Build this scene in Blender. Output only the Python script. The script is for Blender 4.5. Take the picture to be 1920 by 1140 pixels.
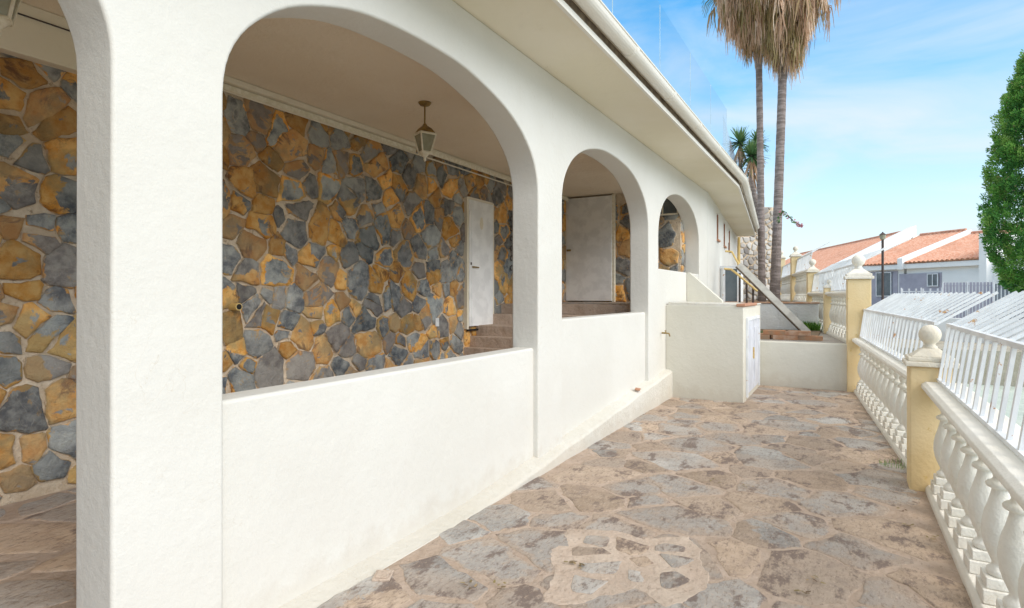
import bpy, bmesh, math, random
from mathutils import Vector, Matrix, noise
R = math.radians
for o in list(bpy.data.objects): bpy.data.objects.remove(o)
S = bpy.context.scene
COL = S.collection
# ------------------------------------------------------------ camera, sky, sun, exposure
TH = R(29.5); F = 1100.0; CH = 1.6; HY = 553.0
cd = bpy.data.cameras.new('camera'); cam = bpy.data.objects.new('camera', cd); COL.objects.link(cam)
cam.location = (0, 0, CH); cam.rotation_euler = (R(90), 0, TH - R(90))
cd.sensor_width = 36; cd.lens = F*36/1920; cd.shift_y = -(570-HY)/1920; cd.clip_start = .05; cd.clip_end = 6000
S.camera = cam
S.render.resolution_x = 1024; S.render.resolution_y = 608
SUN_EL, SUN_AZ = R(34), R(-108)       # azimuth measured from +X towards +Y
w = bpy.data.worlds.new("World"); S.world = w; w.use_nodes = True
nt = w.node_tree; N = nt.nodes; L = nt.links; N.clear()
out = N.new('ShaderNodeOutputWorld'); bg = N.new('ShaderNodeBackground'); bg.inputs[1].default_value = .1
sky = N.new('ShaderNodeTexSky'); sky.sky_type = 'NISHITA'; sky.sun_disc = False
sky.sun_elevation = SUN_EL; sky.sun_rotation = R(90) - SUN_AZ; sky.air_density = 1.0; sky.dust_density = .6; sky.ozone_density = 2.5
tc = N.new('ShaderNodeTexCoord'); sep = N.new('ShaderNodeSeparateXYZ'); L.new(tc.outputs['Generated'], sep.inputs[0])
def wmath(op, a, b=None, c=False):
    m = N.new('ShaderNodeMath'); m.operation = op; m.use_clamp = c
    for i, v in enumerate((a, b)):
        if v is None: continue
        if isinstance(v, (int, float)): m.inputs[i].default_value = v
        else: L.new(v, m.inputs[i])
    return m.outputs[0]
mp = N.new('ShaderNodeMapping'); mp.inputs['Rotation'].default_value = (R(8), R(-14), R(20)); mp.inputs['Scale'].default_value = (1.0, 1.6, 5.5)
L.new(tc.outputs['Generated'], mp.inputs[0])
n1 = N.new('ShaderNodeTexNoise'); n1.inputs['Scale'].default_value = 1.7; n1.inputs['Detail'].default_value = 8; n1.inputs['Roughness'].default_value = .55; n1.inputs['Distortion'].default_value = .5
L.new(mp.outputs[0], n1.inputs[0])
cl = wmath('MULTIPLY', wmath('SUBTRACT', n1.outputs[0], .40), 3.2, True)
elev = wmath('MAXIMUM', sep.outputs[2], 0.0)
low = wmath('POWER', wmath('SUBTRACT', 1.0, wmath('MULTIPLY', elev, 1.9, True), True), 1.6)   # thicker cloud veil low down
fac = wmath('ADD', wmath('MULTIPLY', cl, .55), wmath('MULTIPLY', low, 1.0), True)
high = wmath('MULTIPLY', wmath('SUBTRACT', elev, .50), 4.0, True)      # unseen cloud deck overhead, added for white fill light
mixw = N.new('ShaderNodeMix'); mixw.data_type = 'RGBA'
L.new(fac, mixw.inputs[0]); 
hs = N.new('ShaderNodeHueSaturation'); hs.inputs['Saturation'].default_value = 1.4; hs.inputs['Value'].default_value = 1.75; hs.inputs['Hue'].default_value = .487
L.new(sky.outputs[0], hs.inputs['Color']); L.new(hs.outputs[0], mixw.inputs[6]); mixw.inputs[7].default_value = (4.95, 5.4, 5.65, 1)
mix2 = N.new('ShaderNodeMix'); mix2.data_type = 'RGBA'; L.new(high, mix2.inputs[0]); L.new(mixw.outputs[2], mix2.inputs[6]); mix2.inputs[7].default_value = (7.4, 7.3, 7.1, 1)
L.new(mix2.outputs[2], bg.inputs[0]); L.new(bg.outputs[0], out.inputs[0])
sd = bpy.data.lights.new('sun', 'SUN'); sd.energy = 1.6; sd.angle = R(45); sd.color = (1, .92, .80)
so = bpy.data.objects.new('sun', sd); COL.objects.link(so)
sv = Vector((math.cos(SUN_AZ)*math.cos(SUN_EL), math.sin(SUN_AZ)*math.cos(SUN_EL), math.sin(SUN_EL)))
so.rotation_euler = sv.to_track_quat('Z', 'Y').to_euler(); so.location = (0, -20, 30)
S.view_settings.view_transform = 'Standard'; S.view_settings.look = 'None'; S.view_settings.gamma = 1
S.view_settings.exposure = 0.79
S.cycles.max_bounces = 10; S.cycles.diffuse_bounces = 6; S.cycles.transparent_max_bounces = 16

random.seed(7)
def rnd(a, b): return random.uniform(a, b)
CT, ST = math.cos(TH), math.sin(TH)
def cw(d, l, z): return Vector((d*CT + l*ST, d*ST - l*CT, z))
def at(px, py, Z):          # photo pixel and depth -> world point
    return cw(Z, (px-960)/F*Z, CH - (py-HY)/F*Z)

# ------------------------------------------------------------ materials
def mat(name): 
    m = bpy.data.materials.new(name); m.use_nodes = True
    t = m.node_tree; b = t.nodes['Principled BSDF']
    return m, t, b
class G:
    def __init__(s, name, rough=.85, spec=.3):
        s.m, s.t, s.b = mat(name); s.b.inputs['Roughness'].default_value = rough
        s.b.inputs['Specular IOR Level'].default_value = spec
        s.tc = s.t.nodes.new('ShaderNodeTexCoord'); s.co = s.tc.outputs['Object']
        s.geo = s.t.nodes.new('ShaderNodeNewGeometry'); s.pos = s.geo.outputs['Position']
    def lk(s, v, i):
        if isinstance(v, (int, float)): i.default_value = v
        elif isinstance(v, tuple): i.default_value = v if len(v) != 3 or i.type == 'VECTOR' else (*v, 1)
        else: s.t.links.new(v, i)
    def noise(s, sc, det=4, rough=.55, vec=None, dist=0, scale3=None):
        n = s.t.nodes.new('ShaderNodeTexNoise'); n.inputs['Scale'].default_value = sc; n.inputs['Detail'].default_value = det
        n.inputs['Roughness'].default_value = rough; n.inputs['Distortion'].default_value = dist
        v = s.pos if vec is None else vec
        if scale3: v = s.mapping(v, scale3)
        s.t.links.new(v, n.inputs[0]); return n.outputs[0]
    def mapping(s, v, sc, rot=(0, 0, 0)):
        m = s.t.nodes.new('ShaderNodeMapping'); m.inputs['Scale'].default_value = sc; m.inputs['Rotation'].default_value = rot
        s.t.links.new(v, m.inputs[0]); return m.outputs[0]
    def math(s, op, a, b=0.0, c=False):
        m = s.t.nodes.new('ShaderNodeMath'); m.operation = op; m.use_clamp = c
        s.lk(a, m.inputs[0]); s.lk(b, m.inputs[1]); return m.outputs[0]
    def ramp(s, v, a, b):      # smooth 0..1 between a and b
        m = s.t.nodes.new('ShaderNodeMapRange'); m.interpolation_type = 'SMOOTHSTEP'
        s.lk(v, m.inputs[0]); m.inputs[1].default_value = a; m.inputs[2].default_value = b; return m.outputs[0]
    def mix(s, f, a, b, mode='MIX'):
        m = s.t.nodes.new('ShaderNodeMix'); m.data_type = 'RGBA'; m.blend_type = mode
        s.lk(f, m.inputs[0]); s.lk(a, m.inputs[6]); s.lk(b, m.inputs[7]); return m.outputs[2]
    def col(s, v): s.lk(v, s.b.inputs['Base Color'])
    def bump(s, h, st, d=.01):
        b = s.t.nodes.new('ShaderNodeBump'); b.inputs['Strength'].default_value = st; b.inputs['Distance'].default_value = d
        s.lk(h, b.inputs['Height']); s.t.links.new(b.outputs[0], s.b.inputs['Normal'])
    def z(s):
        x = s.t.nodes.new('ShaderNodeSeparateXYZ'); s.t.links.new(s.pos, x.inputs[0]); return x.outputs[2]
def stucco(name, c, c2, stain=(.45, .38, .28), st=.25, amount=.5):
    g = G(name, .9, .2)
    base = g.mix(g.ramp(g.noise(.8, 5), .35, .65), c, c2)
    streak = g.ramp(g.noise(3.0, 6, .6, scale3=(1.2, 1.2, .25)), .60, .85)
    base = g.mix(g.math('MULTIPLY', streak, amount*.5), base, stain)
    dirt = g.ramp(g.noise(5, 8, .7), .66, .78)
    base = g.mix(g.math('MULTIPLY', dirt, amount*.5), base, stain)
    # splash-back dirt low on the wall, with a ragged edge
    lowz = g.math('SUBTRACT', g.math('MULTIPLY', g.noise(7, 7, .7), .55), g.math('ADD', g.z(), .02))
    base = g.mix(g.math('MULTIPLY', g.ramp(lowz, .0, .22), .20), base, (.42, .33, .23))
    ck = g.ramp(g.math('ABSOLUTE', g.math('SUBTRACT', g.noise(.9, 5, .6, dist=1.6), .5)), .0022, .0)
    base = g.mix(g.math('MULTIPLY', g.math('MULTIPLY', ck, g.ramp(g.noise(.7, 2), .5, .6)), .35), base, stain)
    g.col(base)
    h = g.math('ADD', g.noise(22, 5, .6), g.math('MULTIPLY', g.noise(3.2, 5), 2.6))
    h = g.math('ADD', h, g.math('MULTIPLY', g.noise(120, 3, .6), .35))
    g.bump(h, st, .02)
    return g.m
M = {}
M['stucco'] = stucco('stucco', (.655, .64, .59), (.69, .68, .635), (.52, .45, .35), .20, .30)
M['plinth'] = stucco('plinth', (.64, .615, .545), (.69, .67, .61), (.45, .36, .25), .5, 1.1)
M['creamwall'] = stucco('creamwall', (.645, .62, .535), (.69, .67, .59), (.44, .38, .29), .22, .4)
M['soffit'] = stucco('soffit', (.76, .70, .55), (.80, .74, .61), (.40, .30, .18), .15, .35)
M['ceil'] = stucco('ceiling', (.84, .73, .57), (.88, .78, .63), (.66, .52, .36), .4, .5)
M['trim'] = stucco('trim', (.72, .65, .50), (.78, .72, .60), (.35, .24, .14), .2, .5)
M['balus'] = stucco('balustrade_paint', (.78, .75, .67), (.84, .82, .76), (.52, .40, .22), .45, .6)
M['cap'] = stucco('cap_stone', (.74, .68, .56), (.82, .79, .72), (.40, .32, .22), .5, .9)
M['whitewall'] = stucco('far_white', (.84, .85, .84), (.88, .89, .88), (.6, .6, .58), .1, .2)
M['oldwhite'] = stucco('old_white', (.62, .62, .60), (.74, .74, .72), (.22, .19, .16), .6, 1.0)

g = G('yellow_paint', .8, .3)
b = g.mix(g.ramp(g.noise(1.6, 5), .35, .65), (.74, .57, .31), (.80, .65, .40))
pe = g.ramp(g.noise(7, 8, .7), .60, .68); b = g.mix(g.math('MULTIPLY', pe, .6), b, (.58, .40, .10))
ch = g.ramp(g.noise(16, 6, .7), .70, .74); b = g.mix(ch, b, (.22, .15, .08))
g.col(b); g.bump(g.math('SUBTRACT', g.noise(30, 5), g.math('MULTIPLY', ch, .6)), .35, .015); M['yellow'] = g.m

def stone_mat(name, slate, slate2, ochre, ochre2, brown, floor=False):
    g = G(name, .8, .35)
    a = g.t.nodes.new('ShaderNodeAttribute'); a.attribute_name = 'stone'
    sp = g.t.nodes.new('ShaderNodeSeparateColor'); g.t.links.new(a.outputs['Color'], sp.inputs[0])
    rr, gg, bb = sp.outputs
    n = g.noise(6, 7, .62, dist=.6)
    f = g.ramp(g.math('ADD', bb, g.math('MULTIPLY', g.math('SUBTRACT', n, .5), 2.1 if not floor else 1.0)), .45, .55)
    sl = g.mix(g.ramp(g.noise(11, 8, .65), .35, .65), slate, slate2)
    sl = g.mix(g.math('MULTIPLY', g.ramp(g.noise(2.2, 3), .45, .6), .5), sl, tuple(x*1.5 for x in slate2))
    vein = g.ramp(g.math('ABSOLUTE', g.math('SUBTRACT', g.noise(2.6, 3, .5, dist=1.2), .5)), .006, .0)
    sl = g.mix(g.math('MULTIPLY', vein, .35 if not floor else .1), sl, (.5, .48, .42))
    oc = g.mix(g.ramp(g.noise(9, 7, .6), .32, .68), ochre, ochre2)
    oc = g.mix(g.ramp(g.noise(4, 8, .7, dist=1.), .54, .66), oc, brown)
    if not floor: oc = g.mix(g.math('MULTIPLY', g.ramp(g.noise(2.7, 5, .6), .48, .62), .75), oc, (.36, .27, .12))
    sl = g.mix(g.math('MULTIPLY', g.ramp(g.noise(7, 8, .75, dist=.8), .58, .66), .7), sl, tuple(x*.6 for x in ochre2))
    c = g.mix(f, oc, sl)
    br = g.math('ADD', g.math('MULTIPLY', rr, .75 if not floor else .5), .62 if not floor else .75)
    sc = g.t.nodes.new('ShaderNodeVectorMath'); sc.operation = 'SCALE'; g.lk(c, sc.inputs[0]); g.lk(br, sc.inputs[3])
    c = g.mix(g.math('MULTIPLY', gg, .75), sc.outputs[0], tuple(.5*(x+y)*1.1 for x, y in zip(slate2, brown)))
    if floor:
        st = g.ramp(g.noise(.9, 7, .65), .45, .60); c = g.mix(g.math('MULTIPLY', st, .5), c, (.44, .335, .255))
        st = g.ramp(g.noise(2.6, 9, .72, scale3=(1, 1.7, 1)), .52, .60); c = g.mix(g.math('MULTIPLY', st, .85), c, (.17, .125, .105))
        st = g.ramp(g.noise(17, 10, .8, scale3=(1, 2.6, 1)), .52, .58); c = g.mix(g.math('MULTIPLY', st, .55), c, (.19, .14, .11))
        st = g.ramp(g.noise(30, 10, .85, scale3=(1, 2.0, 1)), .55, .60); c = g.mix(g.math('MULTIPLY', st, .6), c, (.62, .49, .38))
    else:
        st = g.ramp(g.noise(18, 8, .75), .60, .74); c = g.mix(g.math('MULTIPLY', st, .4), c, (.45, .36, .25))
    ed = g.ramp(g.math('ADD', a.outputs['Alpha'], g.math('MULTIPLY', g.math('SUBTRACT', g.noise(13, 7, .7), .5), .55)), .0, .09)
    mc = (.66, .54, .40) if not floor else (.50, .385, .30)
    c = g.mix(g.math('MULTIPLY', g.math('SUBTRACT', 1.0, ed), .85), c, g.mix(g.ramp(g.noise(20, 6, .7), .4, .6), mc, tuple(x*.72 for x in mc)))
    g.col(c)
    g.bump(g.math('ADD', g.noise(9, 7, .65, dist=.8), g.math('MULTIPLY', g.noise(45, 5, .6), .4)), .8 if not floor else .8, .035 if not floor else .016)
    return g.m
M['stone'] = stone_mat('wall_stone', (.085, .10, .115), (.29, .30, .28), (.66, .28, .035), (.82, .50, .17), (.25, .11, .035))
M['flag'] = stone_mat('flagstone', (.29, .28, .265), (.40, .385, .36), (.40, .30, .215), (.50, .385, .29), (.28, .21, .165), True)
M['flag_in'] = stone_mat('gallery_flagstone', (.22, .22, .22), (.30, .30, .29), (.52, .37, .25), (.60, .46, .33), (.32, .23, .16), True)
def mortar(name, a, b2, dk, sc=1):
    g = G(name, .95, .15)
    c = g.mix(g.ramp(g.noise(5*sc, 7, .7), .35, .65), a, b2)
    c = g.mix(g.math('MULTIPLY', g.ramp(g.noise(16, 8, .75, scale3=(1, 1.8, 1)), .52, .66), .7), c, dk)
    c = g.mix(g.math('MULTIPLY', g.ramp(g.noise(1.1, 4, .6), .45, .65), .45), c, tuple(x*.75 for x in a))
    g.col(c); g.bump(g.math('ADD', g.noise(18, 7, .7), g.math('MULTIPLY', g.noise(5, 4), 1.5)), .8, .03); return g.m
M['mortar'] = mortar('wall_mortar', (.56, .44, .31), (.74, .62, .47), (.26, .17, .10))
M['fmortar'] = mortar('floor_mortar', (.49, .375, .29), (.56, .445, .36), (.30, .235, .19))
M['patch'] = mortar('patch_cement', (.60, .475, .38), (.66, .545, .445), (.38, .29, .225))
M['cement'] = mortar('grey_cement', (.36, .33, .30), (.46, .43, .39), (.17, .15, .13))
M['soil'] = mortar('soil', (.20, .15, .10), (.30, .22, .15), (.08, .06, .04))
M['earth'] = mortar('dry_earth', (.42, .38, .30), (.50, .46, .38), (.25, .24, .16), .3)
M['court'] = mortar('court', (.50, .58, .52), (.58, .64, .58), (.42, .46, .42), .5)
def simple(name, c, c2=None, rough=.6, sc=6, spec=.4, metal=0, bump=0):
    g = G(name, rough, spec); c2 = c2 or tuple(x*.8 for x in c)
    g.col(g.mix(g.ramp(g.noise(sc, 6, .6), .35, .65), c, c2)); g.b.inputs['Metallic'].default_value = metal
    if bump: g.bump(g.noise(sc*4, 5), bump, .01)
    return g.m
def rusty(name, c, amt=.62, sc=9):
    g = G(name, .55, .4)
    base = g.mix(g.ramp(g.noise(5, 5), .4, .6), c, tuple(x*.88 for x in c))
    r1 = g.ramp(g.noise(sc, 7, .7), amt, amt+.05)
    g.col(g.mix(r1, base, g.mix(g.ramp(g.noise(30, 4), .4, .6), (.42, .18, .05), (.58, .36, .18))))
    g.bump(g.noise(40, 4), .2, .005); return g.m
M['bar'] = rusty('white_bar', (.80, .82, .84), .62, 7)
M['door'] = rusty('white_door', (.87, .87, .85), .73, 5)
M['shut'] = rusty('grey_white_door', (.66, .68, .74), .70, 5)
M['brass'] = simple('aged_brass', (.38, .26, .08), (.22, .15, .06), .5, 20, .5, .6)
M['lampwhite'] = simple('cream_enamel', (.84, .79, .66), (.72, .66, .50), .5, 20)
M['lampglass'] = simple('dusty_glass', (.36, .36, .27), (.30, .29, .20), .25, 12, .6)
M['iron'] = simple('dark_iron', (.045, .04, .04), (.09, .06, .05), .6, 20)
M['black'] = simple('black', (.02, .018, .016), None, .9)
M['gutter'] = stucco('gutter_paint', (.78, .75, .68), (.83, .81, .76), (.42, .30, .16), .1, .6)
M['fascia'] = simple('fascia_dark', (.26, .20, .14), (.14, .10, .07), .9, 10)
M['wood'] = simple('grey_board', (.46, .45, .41), (.36, .35, .32), .85, 5, .2, 0, .2)
M['woodedge'] = simple('board_edge', (.17, .13, .10), (.10, .08, .06), .9, 8)
M['brick'] = simple('terracotta', (.52, .25, .13), (.40, .27, .18), .9, 7, .2, 0, .3)
M['brickpale'] = simple('terracotta_pale', (.55, .38, .28), (.45, .24, .14), .9, 9, .2, 0, .3)
M['pipe'] = rusty('yellow_pipe', (.72, .52, .20), .60, 14)
M['lilac'] = simple('grey_lilac_slats', (.42, .41, .48), (.36, .35, .42), .6, 2)
M['slate_slats'] = simple('slate_slats', (.16, .19, .22), (.12, .14, .17), .6, 2)
M['darkwin'] = simple('dark_window', (.07, .10, .12), (.12, .15, .17), .15, 2, .7)
M['terr'] = simple('sill_tile', (.52, .27, .17), (.42, .22, .14), .85, 10)
M['plastic'] = simple('white_plastic', (.8, .8, .78), None, .4)
g = G('roof_tile', .9, .2)
b = g.mix(g.ramp(g.noise(5, 3, .7), .35, .65), (.60, .265, .165), (.71, .42, .30)); b = g.mix(g.math('MULTIPLY', g.ramp(g.noise(14, 3), .52, .64), .6), b, (.72, .50, .38))
b = g.mix(g.math('MULTIPLY', g.ramp(g.noise(.6, 4), .5, .7), .4), b, (.40, .19, .12)); g.col(b); M['tile'] = g.m
g = G('palm_bark', .95, .1)
rg = g.noise(2.5, 6, .6, scale3=(1, 1, 6)); b = g.mix(g.ramp(rg, .4, .62), (.20, .165, .15), (.33, .28, .265)); b = g.mix(g.ramp(g.noise(9, 6, .7), .55, .7), b, (.15, .12, .11))
g.col(b); g.bump(g.noise(6, 6, .7, scale3=(1, 1, 8)), .9, .04); M['bark'] = g.m
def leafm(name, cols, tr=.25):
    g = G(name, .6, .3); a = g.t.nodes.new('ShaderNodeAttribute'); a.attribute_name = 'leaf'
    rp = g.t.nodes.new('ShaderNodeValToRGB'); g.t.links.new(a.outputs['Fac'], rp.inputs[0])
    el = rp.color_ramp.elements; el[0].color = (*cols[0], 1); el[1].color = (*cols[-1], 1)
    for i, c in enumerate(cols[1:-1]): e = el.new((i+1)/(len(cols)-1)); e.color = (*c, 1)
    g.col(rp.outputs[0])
    if tr:
        t = g.t.nodes.new('ShaderNodeBsdfTranslucent'); g.t.links.new(rp.outputs[0], t.inputs[0])
        mx = g.t.nodes.new('ShaderNodeMixShader'); mx.inputs[0].default_value = tr
        g.t.links.new(g.b.outputs[0], mx.inputs[1]); g.t.links.new(t.outputs[0], mx.inputs[2])
        g.t.links.new(mx.outputs[0], g.t.nodes['Material Output'].inputs[0])
    return g.m
M['dead'] = leafm('dead_frond', [(.17, .11, .075), (.30, .25, .10), (.52, .34, .21), (.72, .50, .36), (.84, .70, .56)])
M['frond'] = leafm('green_frond', [(.06, .10, .03), (.14, .18, .06), (.24, .25, .10)])
M['cyp'] = leafm('cypress_leaf', [(.012, .05, .02), (.045, .16, .04), (.11, .31, .06), (.24, .46, .09), (.36, .30, .18)])
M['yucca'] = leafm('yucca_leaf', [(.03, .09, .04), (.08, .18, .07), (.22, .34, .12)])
M['grass'] = leafm('grass_leaf', [(.05, .13, .02), (.10, .26, .03), (.20, .34, .06)])
M['pink'] = leafm('pink_flower', [(.45, .16, .20), (.60, .30, .33)])
# clear glass with a faint green tint
m, t, b = mat('clear_glass'); b.inputs['Base Color'].default_value = (.86, .95, .97, 1); b.inputs['Roughness'].default_value = .02
b.inputs['Transmission Weight'].default_value = 1; b.inputs['IOR'].default_value = 1.45
tr = t.nodes.new('ShaderNodeBsdfTransparent'); tr.inputs[0].default_value = (.975, .99, .995, 1)
gl = t.nodes.new('ShaderNodeBsdfGlossy'); gl.inputs['Roughness'].default_value = .01
fr = t.nodes.new('ShaderNodeFresnel'); fr.inputs[0].default_value = 1.4
mx = t.nodes.new('ShaderNodeMixShader'); ge = t.nodes.new('ShaderNodeNewGeometry'); m1 = t.nodes.new('ShaderNodeMath'); m1.operation = 'SUBTRACT'; m1.inputs[0].default_value = 1; t.links.new(ge.outputs['Backfacing'], m1.inputs[1]); m2 = t.nodes.new('ShaderNodeMath'); m2.operation = 'MULTIPLY'; t.links.new(fr.outputs[0], m2.inputs[0]); t.links.new(m1.outputs[0], m2.inputs[1]); t.links.new(m2.outputs[0], mx.inputs[0]); t.links.new(tr.outputs[0], mx.inputs[1]); t.links.new(gl.outputs[0], mx.inputs[2])
t.links.new(mx.outputs[0], t.nodes['Material Output'].inputs[0]); M['glass'] = m
M['glassedge'] = simple('glass_edge', (.62, .76, .80), None, .3)

# ------------------------------------------------------------ mesh helpers
ORG = {}
def tag(o, label=None, cat=None, group=None, kind=None):
    if label: o['label'] = label
    if cat: o['category'] = cat
    if group: o['group'] = group
    if kind: o['kind'] = kind
    return o
def thing(name, label, cat, loc, group=None):
    o = bpy.data.objects.new(name, None); COL.objects.link(o); o.location = loc; o.empty_display_size = .2
    ORG[o.name] = Vector(loc); return tag(o, label, cat, group)
class MB:
    def __init__(s): s.v = []; s.f = []; s.a = []; s.mi = []
    def add(s, vs, fs, a=None, mi=0):
        n = len(s.v); s.v += [tuple(v) for v in vs]; s.f += [tuple(i+n for i in f) for f in fs]
        s.a += (a if isinstance(a, list) else [a if a is not None else 0]*len(vs)); s.mi += [mi]*len(fs); return s
    def box(s, x0, y0, z0, x1, y1, z1, mi=0):
        vs = [(x, y, z) for z in (z0, z1) for x, y in ((x0, y0), (x1, y0), (x1, y1), (x0, y1))]
        return s.add(vs, [(3, 2, 1, 0), (4, 5, 6, 7), (0, 1, 5, 4), (1, 2, 6, 5), (2, 3, 7, 6), (3, 0, 4, 7)], mi=mi)
    def obox(s, o, ex, ey, ez, mi=0):      # corner + three edge vectors
        o, ex, ey, ez = map(Vector, (o, ex, ey, ez))
        vs = [o+k for k in (Vector(), ex, ex+ey, ey, ez, ex+ez, ex+ey+ez, ey+ez)]
        fs = [(3, 2, 1, 0), (4, 5, 6, 7), (0, 1, 5, 4), (1, 2, 6, 5), (2, 3, 7, 6), (3, 0, 4, 7)]
        if ex.cross(ey).dot(ez) < 0: fs = [f[::-1] for f in fs]
        return s.add(vs, fs, mi=mi)
    def prism(s, poly, ext, mi=0):
        ext = Vector(ext); p = [Vector(q) for q in poly]; n = len(p)
        nor = Vector()
        for i in range(n): nor += p[i].cross(p[(i+1) % n])
        if nor.dot(ext) > 0: p = p[::-1]
        vs = p + [q+ext for q in p]
        fs = [tuple(range(n)), tuple(range(2*n-1, n-1, -1))] + [(i+n, (i+1) % n+n, (i+1) % n, i) for i in range(n)]
        return s.add(vs, fs, mi=mi)
    def lathe(s, prof, c=(0, 0, 0), seg=20, cap=True):
        c = Vector(c); vs = []; fs = []
        for z, r in prof:
            for k in range(seg):
                a = 2*math.pi*k/seg; vs.append(c+Vector((r*math.cos(a), r*math.sin(a), z)))
        for i in range(len(prof)-1):
            for k in range(seg):
                k2 = (k+1) % seg; fs.append((i*seg+k, i*seg+k2, (i+1)*seg+k2, (i+1)*seg+k))
        if cap: fs.append(tuple(range(seg-1, -1, -1))); fs.append(tuple((len(prof)-1)*seg+k for k in range(seg)))
        return s.add(vs, fs)
    def tube(s, pts, r, seg=8):
        pts = [Vector(p) for p in pts]; rs = r if isinstance(r, list) else [r]*len(pts); vs = []; fs = []
        for i, p in enumerate(pts):
            d = (pts[min(i+1, len(pts)-1)] - pts[max(i-1, 0)]).normalized()
            u = d.cross(Vector((0, 0, 1)) if abs(d.z) < .9 else Vector((1, 0, 0))).normalized(); w_ = d.cross(u)
            for k in range(seg):
                a = 2*math.pi*k/seg; vs.append(p + (u*math.cos(a) + w_*math.sin(a))*rs[i])
        for i in range(len(pts)-1):
            for k in range(seg):
                k2 = (k+1) % seg; fs.append((i*seg+k, (i+1)*seg+k, (i+1)*seg+k2, i*seg+k2))
        fs.append(tuple(range(seg))); fs.append(tuple((len(pts)-1)*seg+k for k in range(seg-1, -1, -1)))
        return s.add(vs, fs)
    def build(s, name, m, parent=None, smooth=False, bevel=0, attr=None, color=None, seg=2, local=False, angle=35):
        me = bpy.data.meshes.new(name); org = Vector()
        me.from_pydata(s.v, [], s.f); me.validate(); me.update()
        for mm in (m if isinstance(m, list) else [m]): me.materials.append(mm)
        if isinstance(m, list) and len(me.polygons) == len(s.mi):
            for p, i in zip(me.polygons, s.mi): p.material_index = i
        if attr:
            at_ = me.attributes.new(attr, 'FLOAT', 'POINT'); at_.data.foreach_set('value', [float(x) for x in s.a])
        if color:
            at_ = me.attributes.new(color, 'FLOAT_COLOR', 'POINT')
            at_.data.foreach_set('color', [c for x in s.a for c in (x if x else (0, 0, 0, 1))])
        if smooth: me.polygons.foreach_set('use_smooth', [True]*len(me.polygons))
        o = bpy.data.objects.new(name, me); COL.objects.link(o)
        if parent:
            o.parent = parent
            if not local: o.location = -ORG.get(parent.name, Vector())
        if bevel:
            bm = o.modifiers.new('bevel', 'BEVEL'); bm.width = bevel; bm.segments = seg; bm.limit_method = 'ANGLE'; bm.angle_limit = R(angle)
            me.polygons.foreach_set('use_smooth', [True]*len(me.polygons))
            wn = o.modifiers.new('wn', 'WEIGHTED_NORMAL'); wn.keep_sharp = False
        return o
def roughen(o, amp, sc, seed=0):
    for v in o.data.vertices:
        v.co += amp*noise.noise_vector(v.co*sc+Vector((seed, 0, 0)))

# ------------------------------------------------------------ crazy paving generator
def clip(poly, n, d):       # keep points with p.n <= d
    outp = []
    for i in range(len(poly)):
        a, b_ = poly[i], poly[(i+1) % len(poly)]
        da = a[0]*n[0]+a[1]*n[1]-d; db = b_[0]*n[0]+b_[1]*n[1]-d
        if da <= 0: outp.append(a)
        if (da < 0) != (db < 0) and abs(da-db) > 1e-9:
            t_ = da/(da-db); outp.append((a[0]+(b_[0]-a[0])*t_, a[1]+(b_[1]-a[1])*t_))
    return outp
def paving(seeds, bounds, gap, rng, fill=None, maxd=1.3, cut=(.10, .22), wob=1.0):
    """seeds (x, y, type); fill = (min distance, type chooser); returns polygons"""
    x0, y0, x1, y1 = bounds; seeds = list(seeds)
    if fill:
        md, choose = fill; fails = 0
        while fails < 400:
            p = (rng.uniform(x0-.2, x1+.2), rng.uniform(y0-.2, y1+.2)); m_ = md*rng.uniform(.7, 1.3)
            if all((p[0]-q[0])**2+(p[1]-q[1])**2 > m_*m_ for q in seeds): seeds.append((*p, choose(rng))); fails = 0
            else: fails += 1
    res = []
    for i, s_ in enumerate(seeds):
        poly = [(x0, y0), (x1, y0), (x1, y1), (x0, y1)]
        poly = [(min(max(x, s_[0]-.9), s_[0]+.9), min(max(y, s_[1]-.9), s_[1]+.9)) for x, y in poly]
        if not (x0 <= s_[0] <= x1 and y0 <= s_[1] <= y1): continue
        for j, q in enumerate(seeds):
            if i == j: continue
            dx, dy = q[0]-s_[0], q[1]-s_[1]; L_ = math.hypot(dx, dy)
            if L_ > maxd or L_ < 1e-4: continue
            n = (dx/L_, dy/L_); jr = math.sin(min(i, j)*12.9+max(i, j)*78.2)*.5+.5
            wt = (math.sin(i*7.31+1.7)-math.sin(j*7.31+1.7))*.10*L_
            d = wt+(n[0]*(s_[0]+q[0])+n[1]*(s_[1]+q[1]))/2 - gap*(.3+1.1*jr)/2 - .0
            poly = clip(poly, n, d)
            if len(poly) < 3: break
        if len(poly) < 3: continue
        ar = abs(sum(poly[k][0]*poly[(k+1) % len(poly)][1]-poly[(k+1) % len(poly)][0]*poly[k][1] for k in range(len(poly))))/2
        if ar < .002: continue
        # cut corners, then wobble
        for _ in range(2):
            q = []
            for k in range(len(poly)):
                a, b_ = poly[k], poly[(k+1) % len(poly)]; c_ = cut[_]
                q += [(a[0]+(b_[0]-a[0])*c_, a[1]+(b_[1]-a[1])*c_), (a[0]+(b_[0]-a[0])*(1-c_), a[1]+(b_[1]-a[1])*(1-c_))]
            poly = q
        q = []
        for k in range(len(poly)):
            a, b_ = poly[k], poly[(k+1) % len(poly)]; n_ = max(1, int(math.hypot(b_[0]-a[0], b_[1]-a[1])/.045))
            for u in range(n_): q.append((a[0]+(b_[0]-a[0])*u/n_, a[1]+(b_[1]-a[1])*u/n_))
        poly = []
        for x, y in q:
            v = noise.noise_vector(Vector((x*5, y*5, i*.77)))*.034 + noise.noise_vector(Vector((x*19, y*19, i*.77)))*.013
            poly.append((x+v.x*wob, y+v.y*wob))
        res.append((poly, s_, i))
    return res
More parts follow.
